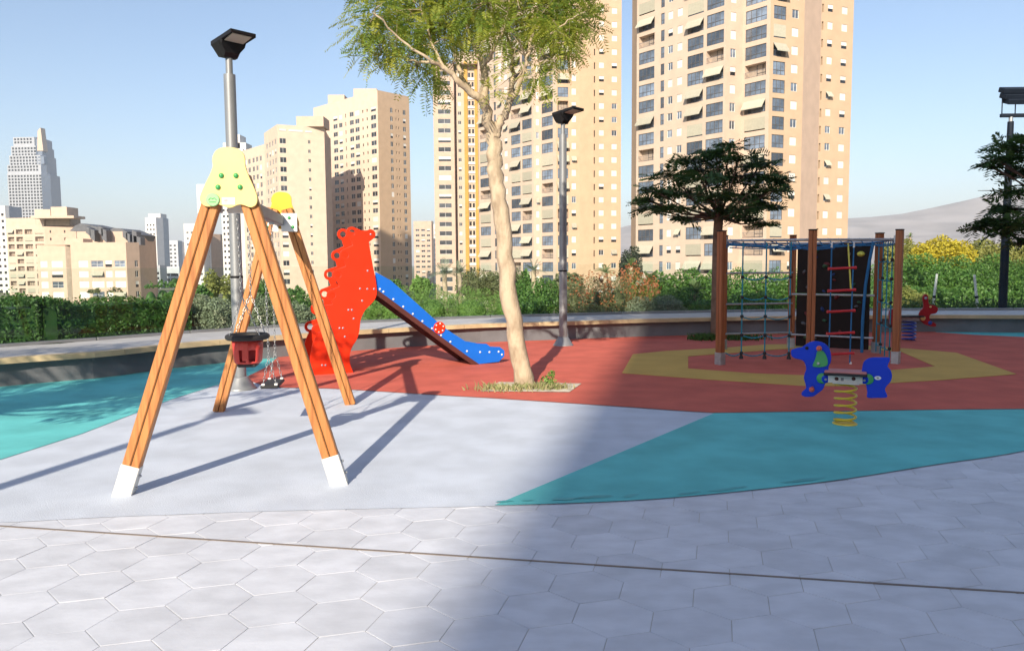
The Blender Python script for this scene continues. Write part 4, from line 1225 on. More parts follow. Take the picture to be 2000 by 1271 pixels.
pads = [pad(*q, Y=RY) for q in [(1975, 285, 0, 45, 11), (2040, 265, 0.3, 60, 14), (1950, 310, -0.2, 30, 8), (2010, 330, 0.2, 50, 12), (1990, 372, -0.2, 40, 11), (2060, 360, 0, 70, 22), (1965, 405, 0.1, 36, 11), (1935, 430, 0, 30, 9), (1985, 440, -0.2, 42, 13), (2050, 430, 0.3, 60, 22), (2000, 470, 0.1, 30, 10), (1960, 455, 0.2, 24, 8), (2110, 300, 0, 80, 26), (2150, 400, 0.3, 80, 30), (2030, 300, -0.3, 40, 14), (2100, 240, 0.2, 70, 20), (1930, 320, 0, 18, 5), (1912, 442, 0, 16, 5)]]
crown_tree('shade_tree', 'dark tree reaching in from the right edge in front of the floodlight mast', None, pads, ([(9.6, RY + 0.1, 0), (9.55, RY, 1.2), (9.4, RY, 2.0), (9.35, RY, 2.5)], [0.14, 0.12, 0.10, 0.09]), rng, m_dark, m_bark2, 0.105, 2400, fronds=190)
# tree outside the picture on the left; its shade falls on the turquoise floor and the wall
pads = [(-6.75 + rng.normal() * 0.85, 3.7 + rng.normal() * 0.55, 3.75 + rng.normal() * 0.45, rng.uniform(0.4, 0.7), rng.uniform(0.4, 0.7), rng.uniform(0.14, 0.24)) for _ in range(30)]
pads += [(-7.2 + rng.normal() * 0.8, 3.1 + rng.normal() * 0.45, 4.65 + rng.normal() * 0.3, rng.uniform(0.4, 0.7), rng.uniform(0.4, 0.7), rng.uniform(0.14, 0.24)) for _ in range(20)]
crown_tree('shade_tree', 'tree outside the left edge casting dappled shade on the turquoise floor', None, pads, ([(-7.2, 3.5, 0), (-7.1, 3.5, 1.4), (-6.9, 3.6, 2.7)], [0.13, 0.11, 0.09]), rng, m_bush, m_bark2, 0.10, 800)

# ------------------------------------------------------------------ hedge and shrubs behind the wall
def shrub(name, label, cat, blobs, n, leaf, mat, seed, aspect=0.5, group=None, shell=0.5, core=True, extra=None):
    rg = np.random.default_rng(seed)
    t = thing(name, label, cat, group=group)
    n = int(n * 1.7); pts, nn = blob_points(blobs, n, rg, shell)
    keep = pts[:, 2] > -0.5
    pts, nn = pts[keep], nn[keep]
    o = link('foliage', leaf_mesh('foliage', pts, nn, leaf, mat, rg, aspect, 0.55), t); tag(o, kind='stuff')
    b = MB()
    for (cx, cy, cz, rx, ry, rz) in blobs:
        for k in range(3):
            e = Vector((cx + rg.normal() * rx * 0.3, cy + rg.normal() * ry * 0.3, cz + rz * 0.4)); s = Vector((cx + rg.normal() * 0.1, cy + rg.normal() * 0.1, min(-0.4, cz - rz)))
            b.tube([s, (s + e) / 2 + Vector((0.03, 0.02, 0)), e], [0.022, 0.016, 0.008], 5, caps=False)
    o = b.build('stems', m_bark2, t); tag(o, kind='stuff')
    if core:
        b = MB()
        for (cx, cy, cz, rx, ry, rz) in blobs:
            k = 0.5; prof = [(math.sin(math.pi * (i + 0.02) / 7.04) , -math.cos(math.pi * (i + 0.02) / 7.04)) for i in range(8)]
            vv = [(cx + rx * k * r_ * math.cos(a * math.pi / 5), cy + ry * k * r_ * math.sin(a * math.pi / 5), cz + rz * k * z_) for r_, z_ in prof for a in range(10)]
            b.add(vv, [(i * 10 + a, i * 10 + (a + 1) % 10, (i + 1) * 10 + (a + 1) % 10, (i + 1) * 10 + a) for i in range(7) for a in range(10)], 0, True)
        tag(b.build('inner_growth', mat, t), kind='stuff')
    if extra:
        pts, nn = blob_points([(c[0], c[1], c[2] + c[5] * 0.25, c[3] * 1.03, c[4] * 1.03, c[5] * 0.95) for c in blobs], extra[1], rg, 0.25)
        o = link('flowers', leaf_mesh('flowers', pts, nn, extra[2], extra[0], rg, 0.6, 0.6), t); tag(o, kind='stuff')
    return t
def bl(px, ytop, ybot, Y, wpx, dep=1.0):
    """ellipsoid whose silhouette spans ytop..ybot at pixel column px"""
    a_, b_ = atY(px, ytop, Y), atY(px, ybot, Y)
    rz = (a_.z - b_.z) / 2
    return (a_.x, Y, (a_.z + b_.z) / 2, wpx / FPX * Y / 2, dep * max(rz, wpx / FPX * Y / 2) * 0.9, rz)
hl = off(wall_line, 2.35)
hp = [p for p in hl if p.y > 4.5 and p.x < atY(352, 600, 13.9).x]
hedge = thing('hedge', 'clipped dark green hedge behind the wall at the left', 'hedge')
rg = np.random.default_rng(31)
N = 30000
ii = rg.integers(0, len(hp) - 1, N); tt = rg.random(N)[:, None]
A = np.array([tuple(p) for p in hp])
c = A[ii] * (1 - tt) + A[ii + 1] * tt
dv = A[ii + 1] - A[ii]; dv /= np.linalg.norm(dv, axis=1)[:, None]
no = np.stack([-dv[:, 1], dv[:, 0], np.zeros(N)], 1)
face = rg.random(N)
hgt = 1.02 + 0.05 * np.sin(c[:, 0] * 2.1) + 0.04 * np.sin(c[:, 0] * 5.3 + c[:, 1])
offn = np.where(face < 0.6, -0.5 - 0.10 * rg.random(N) * rg.random(N) + 0.16 * rg.random(N), rg.uniform(-0.6, 0.6, N))
zz = np.where(face < 0.6, rg.uniform(-0.2, 1.0, N) * hgt, hgt + rg.normal(size=N) * 0.035)
pts = c + no * offn[:, None]; pts[:, 2] = zz
nrm = np.where((face < 0.6)[:, None], -no, np.array([0, 0, 1.0]))
o = link('foliage', leaf_mesh('foliage', pts, nrm, 0.062, m_hedge, rg, 0.5, 0.5), hedge); tag(o, kind='stuff')
b = MB()
for p, q in zip(hp, hp[1:]):
    d = (q - p).normalized(); b.box((p + q) / 2 + Z_ * 0.35, ((q - p).length + 0.05, 0.86, 1.2), 0, (d, Vector((-d.y, d.x, 0)), Z_))
tag(b.build('inner_growth', m_hedge, hedge), kind='stuff')
shrub('silver_shrub', 'rounded grey green shrub behind the wall, left of the lamp post', 'shrub', [bl(390, 573, 665, 14.6, 80), bl(425, 580, 665, 14.4, 60)], 5200, 0.055, m_silver, 41, 0.4, 'grey green shrubs')
shrub('silver_shrub', 'rounded grey green shrub behind the wall, right of the lamp post', 'shrub', [bl(495, 573, 660, 15.0, 90), bl(535, 580, 655, 15.2, 70)], 5200, 0.055, m_silver, 42, 0.4, 'grey green shrubs')
shrub('silver_shrub', 'grey green shrub behind the wall, beside the red slide panel', 'shrub', [bl(580, 590, 655, 15.6, 60), bl(612, 600, 650, 15.8, 50)], 3200, 0.055, m_silver, 43, 0.4, 'grey green shrubs')
shrub('dark_shrub', 'dark green bush behind the grey green shrubs', 'shrub', [bl(500, 556, 640, 18, 60), bl(545, 565, 640, 19, 60), bl(590, 572, 640, 19, 60)], 4200, 0.07, m_bush, 44)
shrub('grassy_mound', 'broad soft green mound of fine leaves behind the chute', 'shrub', [bl(770, 556, 660, 19, 110, 1.2), bl(840, 558, 660, 19.5, 120, 1.2), bl(920, 560, 660, 19.5, 120, 1.2), bl(985, 566, 650, 19.5, 70, 1.2), bl(725, 560, 650, 19, 60)], 17000, 0.075, m_grassy, 45, 0.16)
shrub('leafy_shrub', 'dense green bush behind the wall, between tree trunk and lamp post', 'shrub', [bl(1015, 548, 650, 20, 60), bl(1060, 540, 650, 20.5, 75), bl(1035, 575, 650, 19.3, 70)], 6000, 0.075, m_bush, 46)
shrub('olive_shrub', 'loose olive bush behind the soft green mound', 'shrub', [bl(930, 522, 600, 27, 60), bl(970, 530, 600, 27, 60), bl(1000, 520, 600, 28, 50)], 3600, 0.10, m_olive, 47, 0.3)
shrub('rusty_shrub', 'spiky bush with rust red flowers just right of the lamp post', 'shrub', [bl(1120, 548, 650, 20.5, 60), bl(1160, 540, 650, 21, 80), bl(1205, 536, 650, 21.5, 70)], 6500, 0.10, m_olive, 48, 0.14, 'rust flowered shrubs', extra=(m_rust, 1300, 0.07))
shrub('rusty_shrub', 'rust red flowering bush between the two tall towers', 'shrub', [bl(1235, 524, 630, 25, 50), bl(1270, 545, 630, 24, 40)], 3200, 0.10, m_ygr, 49, 0.14, 'rust flowered shrubs', extra=(m_rust, 1500, 0.08))
shrub('silver_shrub', 'grey green shrub behind the wall, left of the climbing frame', 'shrub', [bl(1250, 578, 640, 20.2, 60), bl(1300, 576, 640, 20.2, 80)], 4200, 0.06, m_silver, 50, 0.4, 'grey green shrubs')
shrub('low_shrub', 'low pale shrub along the ledge behind the lamp post', 'shrub', [bl(1150, 592, 640, 19.3, 90), bl(1205, 594, 640, 19.4, 60)], 2600, 0.055, m_olive, 51, 0.4)
shrub('leafy_shrub', 'sunlit green bushes at the foot of the right tower', 'shrub', [bl(1290, 530, 640, 26, 80), bl(1345, 524, 640, 26, 90), bl(1395, 528, 640, 26, 80), bl(1330, 560, 640, 23, 110)], 10500, 0.10, m_bush, 52)
shrub('leafy_shrub', 'green bushes seen through the rope net of the climbing frame', 'shrub', [bl(1450, 524, 640, 25, 100), bl(1510, 526, 640, 25, 90), bl(1560, 530, 640, 25, 80), bl(1470, 570, 640, 21.5, 140), bl(1380, 585, 640, 20.8, 90)], 10500, 0.09, m_bush, 53)
shrub('leafy_shrub', 'green bushes hidden behind the dark climbing wall', 'shrub', [bl(1620, 520, 640, 26, 100), bl(1700, 516, 640, 26, 100)], 3500, 0.10, m_bush, 54)
for i, (px, lab) in enumerate(((1795, 'large rounded green tree crown next to the climbing frame'), (1865, 'large rounded green tree crown between the two white poles'), (1940, 'large rounded green tree crown behind the floodlight mast'), (2020, 'large green tree crown cut off by the right edge'), (2130, 'green tree crown just outside the right edge'), (2250, 'green tree crown well outside the right edge'))):
    shrub('rounded_tree', lab, 'tree', [bl(px, 495 + 4 * (i % 2), 600, 31 + i, 95, 0.9), bl(px - 28, 518, 610, 29 + i, 70), bl(px + 25, 530, 615, 28, 80), bl(px, 560, 630, 26, 90)], 6500, 0.13, m_bush, 60 + i, 0.45, 'green trees beyond the wall')
shrub('low_hedge', 'dark low hedge line just behind the wall at the right', 'hedge', [bl(px, 582, 640, 20.9, 60) for px in range(1770, 2320, 40)], 6000, 0.075, m_hedge, 70)
shrub('yellow_shrub', 'yellowish bush beside the dark red spring rider', 'shrub', [bl(1770, 560, 620, 25, 50), bl(1800, 572, 620, 24, 50)], 2600, 0.08, m_ygr, 71)
shrub('yellow_tree', 'bright yellow flowering tree in front of the mountain', 'tree', [bl(1805, 474, 540, 48, 50), bl(1840, 461, 540, 48, 75), bl(1875, 470, 540, 48, 60)], 6500, 0.17, m_yelf, 72)
shrub('pale_tree', 'pale yellow green tree left of the bright yellow tree', 'tree', [bl(1768, 466, 540, 55, 45), bl(1735, 474, 540, 55, 40)], 3000, 0.2, m_ygr, 73)
shrub('pale_tree', 'pale yellow green trees right of the bright yellow tree', 'tree', [bl(1920, 466, 540, 56, 60), bl(1965, 470, 540, 56, 60), bl(2015, 468, 540, 56, 60)], 5500, 0.2, m_ygr, 74)
shrub('pine', 'dark pine between the two tall towers', 'tree', [bl(1222, 488, 580, 100, 26), bl(1238, 480, 580, 102, 30)], 2600, 0.32, m_pine, 75)

def palm(label, px, yc, Y, lenpx, n, mat, seed, ybase=640, spread=1.0):
    rg = np.random.default_rng(seed)
    c = atY(px, yc, Y); bs = atY(px + 2, ybase, Y); bs.z = max(bs.z, -1.2)
    t = thing('palm', label, 'palm', group='small palms behind the wall')
    b = MB(); b.tube([bs, (bs + c) / 2 + Vector((0.03, 0, 0)), c], [0.16, 0.13, 0.12], 10); b.build('trunk', m_bark, t)
    L = lenpx / FPX * Y
    for k in range(n):
        a = k * 2.399 + rg.uniform(-0.2, 0.2); el = R(rg.uniform(5, 78))
        d = Vector((math.cos(a) * math.cos(el), math.sin(a) * math.cos(el), math.sin(el)))
        pts = []
        for i in range(7):
            s_ = i / 6; pts.append(c + d * (L * s_) - Z_ * (L * 0.42 * s_ * s_ * math.cos(el)))
        q = MB(); q.tube(pts, [0.012, 0.011, 0.010, 0.008, 0.006, 0.004, 0.002], 4, caps=False)
        sd_ = d.cross(Z_).normalized()
        for i in range(1, 13):
            s_ = i / 12.5; j = min(int(s_ * 6), 5); p = lerp(pts[j], pts[j + 1], s_ * 6 - j); tg = (pts[j + 1] - pts[j]).normalized()
            ll = L * 0.30 * math.sin(math.pi * (0.15 + 0.8 * s_))
            for s2 in (-1, 1):
                a2 = (sd_ * s2 * 0.8 + tg * 0.65 + Z_ * 0.18).normalized()
                q.add([p, p + a2 * ll * 0.5 + tg * 0.022, p + a2 * ll, p + a2 * ll * 0.5 - tg * 0.022], [(0, 1, 2, 3)])
        q.build('frond', mat, t)
palm('grey green palm left of the leaning tree, in front of the towers', 868, 535, 40, 36, 16, m_palmg, 81)
palm('small grey green palm beside the larger palm, left of the leaning tree', 897, 533, 42, 28, 14, m_palmg, 82)
palm('slim grey palm right of the leaning tree trunk', 1042, 528, 38, 28, 14, m_palmg, 83)
palm('palm with bare pale trunk in front of the right tower', 1270, 556, 24.5, 34, 16, m_palm, 84)
palm('squat palm by the left post of the climbing frame', 1357, 572, 23, 32, 16, m_palm, 85)
palm('tiny palm top beside the right edge of the middle tower', 1232, 520, 40, 22, 12, m_palm, 86)
palm('green palm near the base of the middle tower', 1182, 532, 36, 26, 12, m_palm, 87)
palm('far palm on the ridge of trees, right of the climbing frame', 1777, 462, 70, 9, 12, m_palm, 88, 500)

# trees on the lower ground to the left
def far_tree(label, px, yt, yb, Y, wpx, mat, seed, n=2600, leaf=0.3):
    rg = random.Random(seed); B = []
    for k in range(5):
        B.append(bl(px + rg.uniform(-0.32, 0.32) * wpx, yt + rg.uniform(0, 0.35) * (yb - yt) * (k > 0), yb, Y + rg.uniform(-2, 2), wpx * rg.uniform(0.4, 0.62), 0.8))
    shrub('far_tree', label, 'tree', B, n, leaf, mat, seed, 0.5, 'trees on the lower ground')
far_tree('dark green trees at the left edge below the balcony block', 15, 562, 620, 70, 110, m_bush, 101)
far_tree('green tree between hedge and balcony block', 55, 572, 620, 60, 70, m_bush, 102)
far_tree('brownish thin tree in front of the peach block', 200, 562, 620, 62, 80, m_olive, 103, 1500)
far_tree('olive tree at the right corner of the peach block', 255, 572, 620, 60, 70, m_olive, 104, 1800)
far_tree('bright green tree below the white tower', 300, 548, 620, 75, 70, m_bush, 105)
far_tree('green tree in front of the small curved building', 335, 545, 620, 80, 60, m_bush, 106)
far_tree('green bush at the left leg of the swing', 345, 572, 630, 50, 70, m_bush, 107)
far_tree('bright rounded pine between swing leg and lamp post', 425, 526, 620, 60, 55, m_ygr, 108, 3000, 0.26)
far_tree('green tree behind the grey green shrubs', 395, 556, 630, 55, 50, m_bush, 109)
far_tree('dark tree at the foot of the tan tower, between swing legs', 500, 548, 620, 62, 50, m_bush, 110)
far_tree('green tree at the foot of the tan tower, right of the swing', 570, 560, 620, 55, 60, m_bush, 111)
far_tree('green tree behind the slide panel', 660, 556, 620, 60, 110, m_bush, 112)
far_tree('green tree at the foot of the shaded tower', 760, 545, 610, 58, 70, m_bush, 113)
far_tree('green tree in the gap between shaded tower and middle tower', 825, 540, 600, 62, 60, m_grassy, 114)
far_tree('grey green trees at the foot of the middle tower', 935, 530, 600, 60, 90, m_olive, 115)
far_tree('green tree right of the leaning trunk, below the tower', 1010, 528, 600, 58, 70, m_bush, 116)
far_tree('trees at the foot of the orange tower side', 1120, 528, 600, 60, 110, m_olive, 117)
# ================================================================== buildings
m_cream = M('cream_brick', (0.53, 0.42, 0.335), 0.85, 0.05, 0.5, 0.12, 4)
m_orange = M('orange_brick', (0.50, 0.36, 0.245), 0.85, 0.05, 0.5, 0.12, 4)
m_pinkb = M('pink_brick', (0.53, 0.39, 0.305), 0.85, 0.06, 0.5, 0.12, 4)
m_peach = M('peach_brick', (0.55, 0.41, 0.32), 0.85, 0.05, 0.5, 0.12, 4)
m_hazed = M('hazed_brick', (0.64, 0.505, 0.40), 0.85, 0.05, 0.5, 0.12, 4)  # brick lightened for distant towers: haze and exposure put into the colour
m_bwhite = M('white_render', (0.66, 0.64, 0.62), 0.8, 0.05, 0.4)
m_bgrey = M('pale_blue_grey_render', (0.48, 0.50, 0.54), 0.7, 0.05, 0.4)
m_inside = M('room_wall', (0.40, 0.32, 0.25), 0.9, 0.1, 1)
m_frame = M('window_frame', (0.10, 0.09, 0.085), 0.5, 0.1, 3)
m_wframe = M('white_frame', (0.70, 0.69, 0.67), 0.5, 0.05, 3)
m_pane = M('window_glass', (0.11, 0.14, 0.19), 0.08, 0.4, 0.6, spec=0.9, orand=0.65)
m_fpane = M('far_window_glass', (0.05, 0.055, 0.065), 0.15, 0.3, 0.6, spec=0.6, orand=0.6)
m_dpane = M('dark_glass', (0.02, 0.022, 0.026), 0.1, 0.3, 0.7, spec=0.7)
m_blind = M('roller_shutter', (0.68, 0.66, 0.63), 0.6, 0.05, 2, orand=0.10, bump=0.2, bscale=6, stretch=(0.05, 0.05, 6))
m_awn = M('awning_cloth', (0.41, 0.39, 0.31), 0.8, 0.05, 2, orand=0.14)
m_rail = M('railing', (0.12, 0.13, 0.16), 0.4, 0.1, 3)
m_slate_and_shade = M('slate_roof', (0.10, 0.105, 0.12), 0.6, 0.15, 1.0)  # slate tone, also painted on the shaded side wall
m_ochre = M('ochre_stair', (0.45, 0.27, 0.06), 0.8, 0.08, 0.6)

def hdir(px, py=400):
    d = ray(px, py); return Vector((d.x, d.y)) / d.y
def az(a): return Vector((math.cos(R(a)), math.sin(R(a))))
def plan(px0, Y0, segs):
    """corners of a facade line seen left to right: start pixel/depth, then (direction, end pixel)"""
    p = hdir(px0) * Y0; out = [p]
    for a, px in segs:
        d = az(a); h = hdir(px)
        det = d.x * (-h.y) - d.y * (-h.x)
        t = ((-p.x) * (-h.y) - (-p.y) * (-h.x)) / det
        p = p + d * t; out.append(p)
    return out
def u_of(A, B, px):
    d = (B - A).normalized(); h = hdir(px)
    det = d.x * (-h.y) - d.y * (-h.x)
    return ((-A.x) * (-h.y) - (-A.y) * (-h.x)) / det

mesh_cache = {}
def wmesh(kind, w_, h_, n=3):
    k = (kind, round(w_, 2), round(h_, 2), n)
    if k in mesh_cache: return mesh_cache[k]
    b = MB(); f = 0.06
    if kind in ('frame', 'wframe', 'flat'):
        b.box((w_ / 2, 0, f / 2), (w_, 0.07, f)); b.box((w_ / 2, 0, h_ - f / 2), (w_, 0.07, f))
        for i in range(n + 1): b.box((f / 2 + (w_ - f) * i / n, 0, h_ / 2), (f, 0.066, h_ - 2 * f))
        if h_ > 1.6: b.box((w_ / 2, 0, 0.75), (w_ - 2 * f, 0.062, 0.07))
        me = b.mesh('window', m_wframe if kind == 'wframe' else m_frame)
    elif kind == 'pane':
        b.quad((0.03, 0, 0.03), (w_ - 0.03, 0, 0.03), (w_ - 0.03, 0, h_ - 0.03), (0.03, 0, h_ - 0.03)); me = b.mesh('pane', m_pane)
    elif kind == 'one':       # small far window in one piece
        b.quad((0, 0, 0), (w_, 0, 0), (w_, 0, h_), (0, 0, h_), 1)
        b.box((w_ / 2, -0.03, h_ / 2), (0.07, 0.05, h_)); b.box((w_ / 2, -0.03, 0.04), (w_, 0.06, 0.08)); b.box((w_ / 2, -0.03, h_ - 0.04), (w_, 0.06, 0.08))
        me = b.mesh('window', [m_wframe, m_fpane])
    elif kind == 'shutter':
        b.box((w_ / 2, 0, h_ / 2), (w_ - 0.02, 0.05, h_ - 0.02)); me = b.mesh('shutter', m_blind)
    elif kind == 'half':
        b.box((w_ / 2, 0, h_ * 0.72), (w_ - 0.02, 0.05, h_ * 0.55)); b.quad((0, 0.03, 0), (w_, 0.03, 0), (w_, 0.03, h_ * 0.5), (0, 0.03, h_ * 0.5), 1)
        me = b.mesh('shutter', [m_blind, m_dpane])
    elif kind == 'awning':
        q = min(0.95, h_ * 0.5); dz = h_ * 0.62
        b.add([(-0.05, 0, h_), (w_ + 0.05, 0, h_), (w_ + 0.05, -q, h_ - dz), (-0.05, -q, h_ - dz), (w_ + 0.05, -q - 0.02, h_ - dz - 0.2), (-0.05, -q - 0.02, h_ - dz - 0.2),
               (-0.05, 0, h_ - 0.02), (w_ + 0.05, 0, h_ - 0.02), (w_ + 0.05, -q + 0.01, h_ - dz - 0.02), (-0.05, -q + 0.01, h_ - dz - 0.02)], [(0, 1, 2, 3), (3, 2, 4, 5), (6, 7, 8, 9)])
        me = b.mesh('awning', m_awn)
    elif kind == 'screen':    # awning let down flat in front of the opening
        b.box((w_ / 2, -0.05, h_ / 2 + 0.1), (w_, 0.02, h_ - 0.2)); me = b.mesh('awning', m_awn)
    elif kind == 'rail':
        b.box((w_ / 2, 0, 0.95), (w_, 0.05, 0.05)); b.box((w_ / 2, 0, 0.1), (w_, 0.04, 0.04))
        nn_ = max(3, int(w_ / 0.22))
        for i in range(nn_ + 1): b.box((w_ * i / nn_, 0, 0.5), (0.025, 0.025, 0.9))
        me = b.mesh('railing', m_rail)
    mesh_cache[k] = me
    return me

def facade(bld, A, B, z0, z1, cols, floors, fh, mat, rd, fine=True, stuff=None):
    """wall with real openings. cols: (u0,u1,kind,sill,head). floors: list of slab heights.
    kinds: bal (deep balcony), win (white shutters), glz, slit, far (one piece window), hole (joined)"""
    d = (B - A).normalized(); L = (B - A).length; n = Vector((d.y, -d.x))
    rz = math.atan2(d.y, d.x)
    base = Matrix.Translation((A.x, A.y, 0)) @ Matrix.Rotation(rz, 4, 'Z')      # local x along wall, -y outwards
    b = MB(); u = 0.0
    cols = sorted(cols, key=lambda c_: c_[0])
    for (u0, u1, kind, sill, head) in cols:
        if u0 > u: b.quad((u, 0, z0), (u0, 0, z0), (u0, 0, z1), (u, 0, z1))
        zc = z0
        dep = {'bal': 1.1, 'slit': 0.35, 'stair': 1.2}.get(kind, 0.22)
        for fz in floors:
            a_, t_ = fz + sill, fz + head
            if a_ <= zc or t_ >= z1: continue
            b.quad((u0, 0, zc), (u1, 0, zc), (u1, 0, a_), (u0, 0, a_))
            b.quad((u0, 0, a_), (u0, dep, a_), (u0, dep, t_), (u0, 0, t_)); b.quad((u1, 0, a_), (u1, 0, t_), (u1, dep, t_), (u1, dep, a_))
            b.quad((u0, 0, a_), (u1, 0, a_), (u1, dep, a_), (u0, dep, a_)); b.quad((u0, 0, t_), (u0, dep, t_), (u1, dep, t_), (u1, 0, t_))
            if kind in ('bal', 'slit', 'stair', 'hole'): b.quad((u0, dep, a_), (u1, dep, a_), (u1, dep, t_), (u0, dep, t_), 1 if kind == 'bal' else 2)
            zc = t_
        b.quad((u0, 0, zc), (u1, 0, zc), (u1, 0, z1), (u0, 0, z1))
        u = u1
    if u < L: b.quad((u, 0, z0), (L, 0, z0), (L, 0, z1), (u, 0, z1))
    b.build('wall', [mat, m_inside, m_dpane], bld, base)
    for (u0, u1, kind, sill, head) in cols:
        w_, h_ = u1 - u0, head - sill
        for fz in floors:
            a_, t_ = fz + sill, fz + head
            if a_ <= z0 or t_ >= z1: continue
            def put(name, me, y, z=0.0, par=bld):
                return link(name, me, par, base @ Matrix.Translation((u0, y, a_ + z)))
            if kind == 'bal':
                r_ = rd.random()
                if r_ < 0.60:
                    fr_ = put('window', wmesh('frame', w_, h_, 4 if w_ > 2.6 else 3), 0.10)
                    if fine: link('pane', wmesh('pane', w_, h_), fr_, Matrix.Translation((0, 0.02, 0)))
                    if rd.random() < 0.12: put('awning', wmesh('screen', w_, h_), 0.06)
                elif r_ < 0.84:
                    put('awning', wmesh('awning', w_, h_), -0.01); put('railing', wmesh('rail', w_, h_), 0.06)
                    fr_ = link('window', wmesh('frame', w_, h_, 3), bld, base @ Matrix.Translation((u0, 1.04, a_)))
                    link('pane', wmesh('pane', w_, h_), fr_, Matrix.Translation((0, 0.02, 0)))
                elif r_ < 0.92:
                    put('railing', wmesh('rail', w_, h_), 0.06)
                    link('window', wmesh('flat', w_ * 0.55, h_, 2), bld, base @ Matrix.Translation((u0 + w_ * 0.4, 1.06, a_)))
                else:
                    put('awning', wmesh('screen', w_, h_), 0.05)
            elif kind == 'win':
                r_ = rd.random()
                if r_ < 0.62: put('shutter', wmesh('shutter', w_, h_), 0.10)
                elif r_ < 0.78: put('shutter', wmesh('half', w_, h_), 0.10)
                else:
                    fr_ = put('window', wmesh('wframe', w_, h_, 2), 0.12); link('pane', wmesh('pane', w_, h_), fr_, Matrix.Translation((0, 0.02, 0)))
                    if rd.random() < 0.25: put('awning', wmesh('awning', w_, h_), -0.01)
            elif kind == 'glz':
                fr_ = put('window', wmesh('frame', w_, h_, 2), 0.10); link('pane', wmesh('pane', w_, h_), fr_, Matrix.Translation((0, 0.02, 0)))
            elif kind == 'far':
                r_ = rd.random()
                if r_ < 0.76: put('window', wmesh('one', w_, h_), 0.12)
                elif r_ < 0.92: put('shutter', wmesh('half', w_, h_), 0.10)
                else: put('shutter', wmesh('shutter', w_, h_), 0.08)
def close_up(bld, corners, z0, z1, mat, back=14.0, roofmat=None, parapet=0.0):
    """rear walls and roof behind a facade line"""
    a, c = corners[0], corners[-1]
    bk = [c + Vector((-0.15, 1.0)) * back, a + Vector((0.1, 1.0)) * (back + max(0, c.y - a.y))]
    pts = list(corners) + bk
    b = MB(); n = len(pts)
    k0 = len(corners) - 1
    for i in range(k0, n):
        p, q = pts[i], pts[(i + 1) % n]
        b.quad((p.x, p.y, z0), (q.x, q.y, z0), (q.x, q.y, z1), (p.x, p.y, z1))
    b.build('rear_wall', mat, bld)
    b = MB(); b.add([(p.x, p.y, z1 - 0.02) for p in pts], [tuple(range(n))]); b.build('roof', roofmat or mat, bld)
def cols_px(A, B, spec):
    return [(u_of(A, B, x0), u_of(A, B, x1), k, s, h) for (x0, x1, k, s, h) in spec]
BZ = -11.0
rd = random.Random(77)

# ---- the two tall brick towers share one design
def tall_tower(label, px, Y0, e1, e2a, e2b, e2c, fz_px, fz_y, ztop, seed):
    (x0, cA, nA, sA1, sA2, cB, cC, k1, sm, k2, cD, k3, cE, sE, k4, slit, w1, w2, k5) = px
    bld = thing('apartment_tower', label, 'building', group='tall brick apartment towers')
    c = plan(x0, Y0, [(e1, k1), (e2a, k2), (e1, k3), (e2a, k4), (e2b, slit[0] - 1.2), (e2c, k5)])
    FH = 2.9
    ref = atY(fz_px, fz_y, (c[3].y + c[4].y) / 2).z
    fl = []; z = ref - 2.05
    while z > BZ + 3: z -= FH
    while z < ztop - FH: fl.append(z); z += FH
    r_ = random.Random(seed)
    bs, bh = 0.45, 2.55
    facade(bld, c[0], c[1], BZ, ztop, cols_px(c[0], c[1], [(*cA, 'bal', bs, bh), (*nA, 'glz', 0.6, 2.5), (*sA1, 'win', 1.05, 2.35), (*sA2, 'win', 1.05, 2.35), (*cB, 'bal', bs, bh), (*cC, 'bal', bs, bh)]), fl, FH, m_cream, r_)
    facade(bld, c[1], c[2], BZ, ztop, cols_px(c[1], c[2], [(*sm, 'win', 0.95, 2.35)]), fl, FH, m_pinkb, r_)
    facade(bld, c[2], c[3], BZ, ztop, cols_px(c[2], c[3], [(*cD, 'bal', bs, bh)]), fl, FH, m_cream, r_)
    facade(bld, c[3], c[4], BZ, ztop, cols_px(c[3], c[4], [(*cE, 'bal', bs, bh), (*sE, 'win', 1.0, 2.35)]), fl, FH, m_orange, r_)
    facade(bld, c[4], c[5], BZ, ztop, [], fl, FH, m_pinkb if e2b > 40 else m_orange, r_)
    facade(bld, c[5], c[6], BZ, ztop, cols_px(c[5], c[6], [(*slit, 'slit', 0.8, 2.2), (*w1, 'win', 1.1, 2.3), (*w2, 'win', 1.1, 2.3)]), fl, FH, m_orange, r_)
    close_up(bld, c, BZ, ztop, m_orange, 16)
    return c
tall_tower('tall tan brick tower on the right, its top out of the picture',
           (1242, (1246, 1276), (1288, 1295), (1302, 1311), (1320, 1329.5), (1339.5, 1370), (1376, 1409), 1412.5, (1422, 1432.5), 1446, (1450.5, 1491), 1498, (1504.5, 1528), (1539.5, 1552), 1563, (1596.5, 1600), (1607.5, 1617.5), (1634.5, 1645.5), 1657),
           144, -52, 24, 46, 24, 1515, 57, 58.0, 3)
tall_tower('tall tan brick tower in the middle, behind the leaning tree',
           (936, (938.5, 958.5), (966, 970), (975, 981), (986, 992), (999, 1017), (1020.5, 1039), 1042.5, (1047.5, 1053), 1056.5, (1058.5, 1080), 1086.5, (1089.5, 1110), (1116.5, 1125), 1132, (1159.5, 1162), (1169.5, 1179), (1194, 1204), 1212.5),
           190, -52, 8, 12, 10, 1099, 41, 80.0, 5)

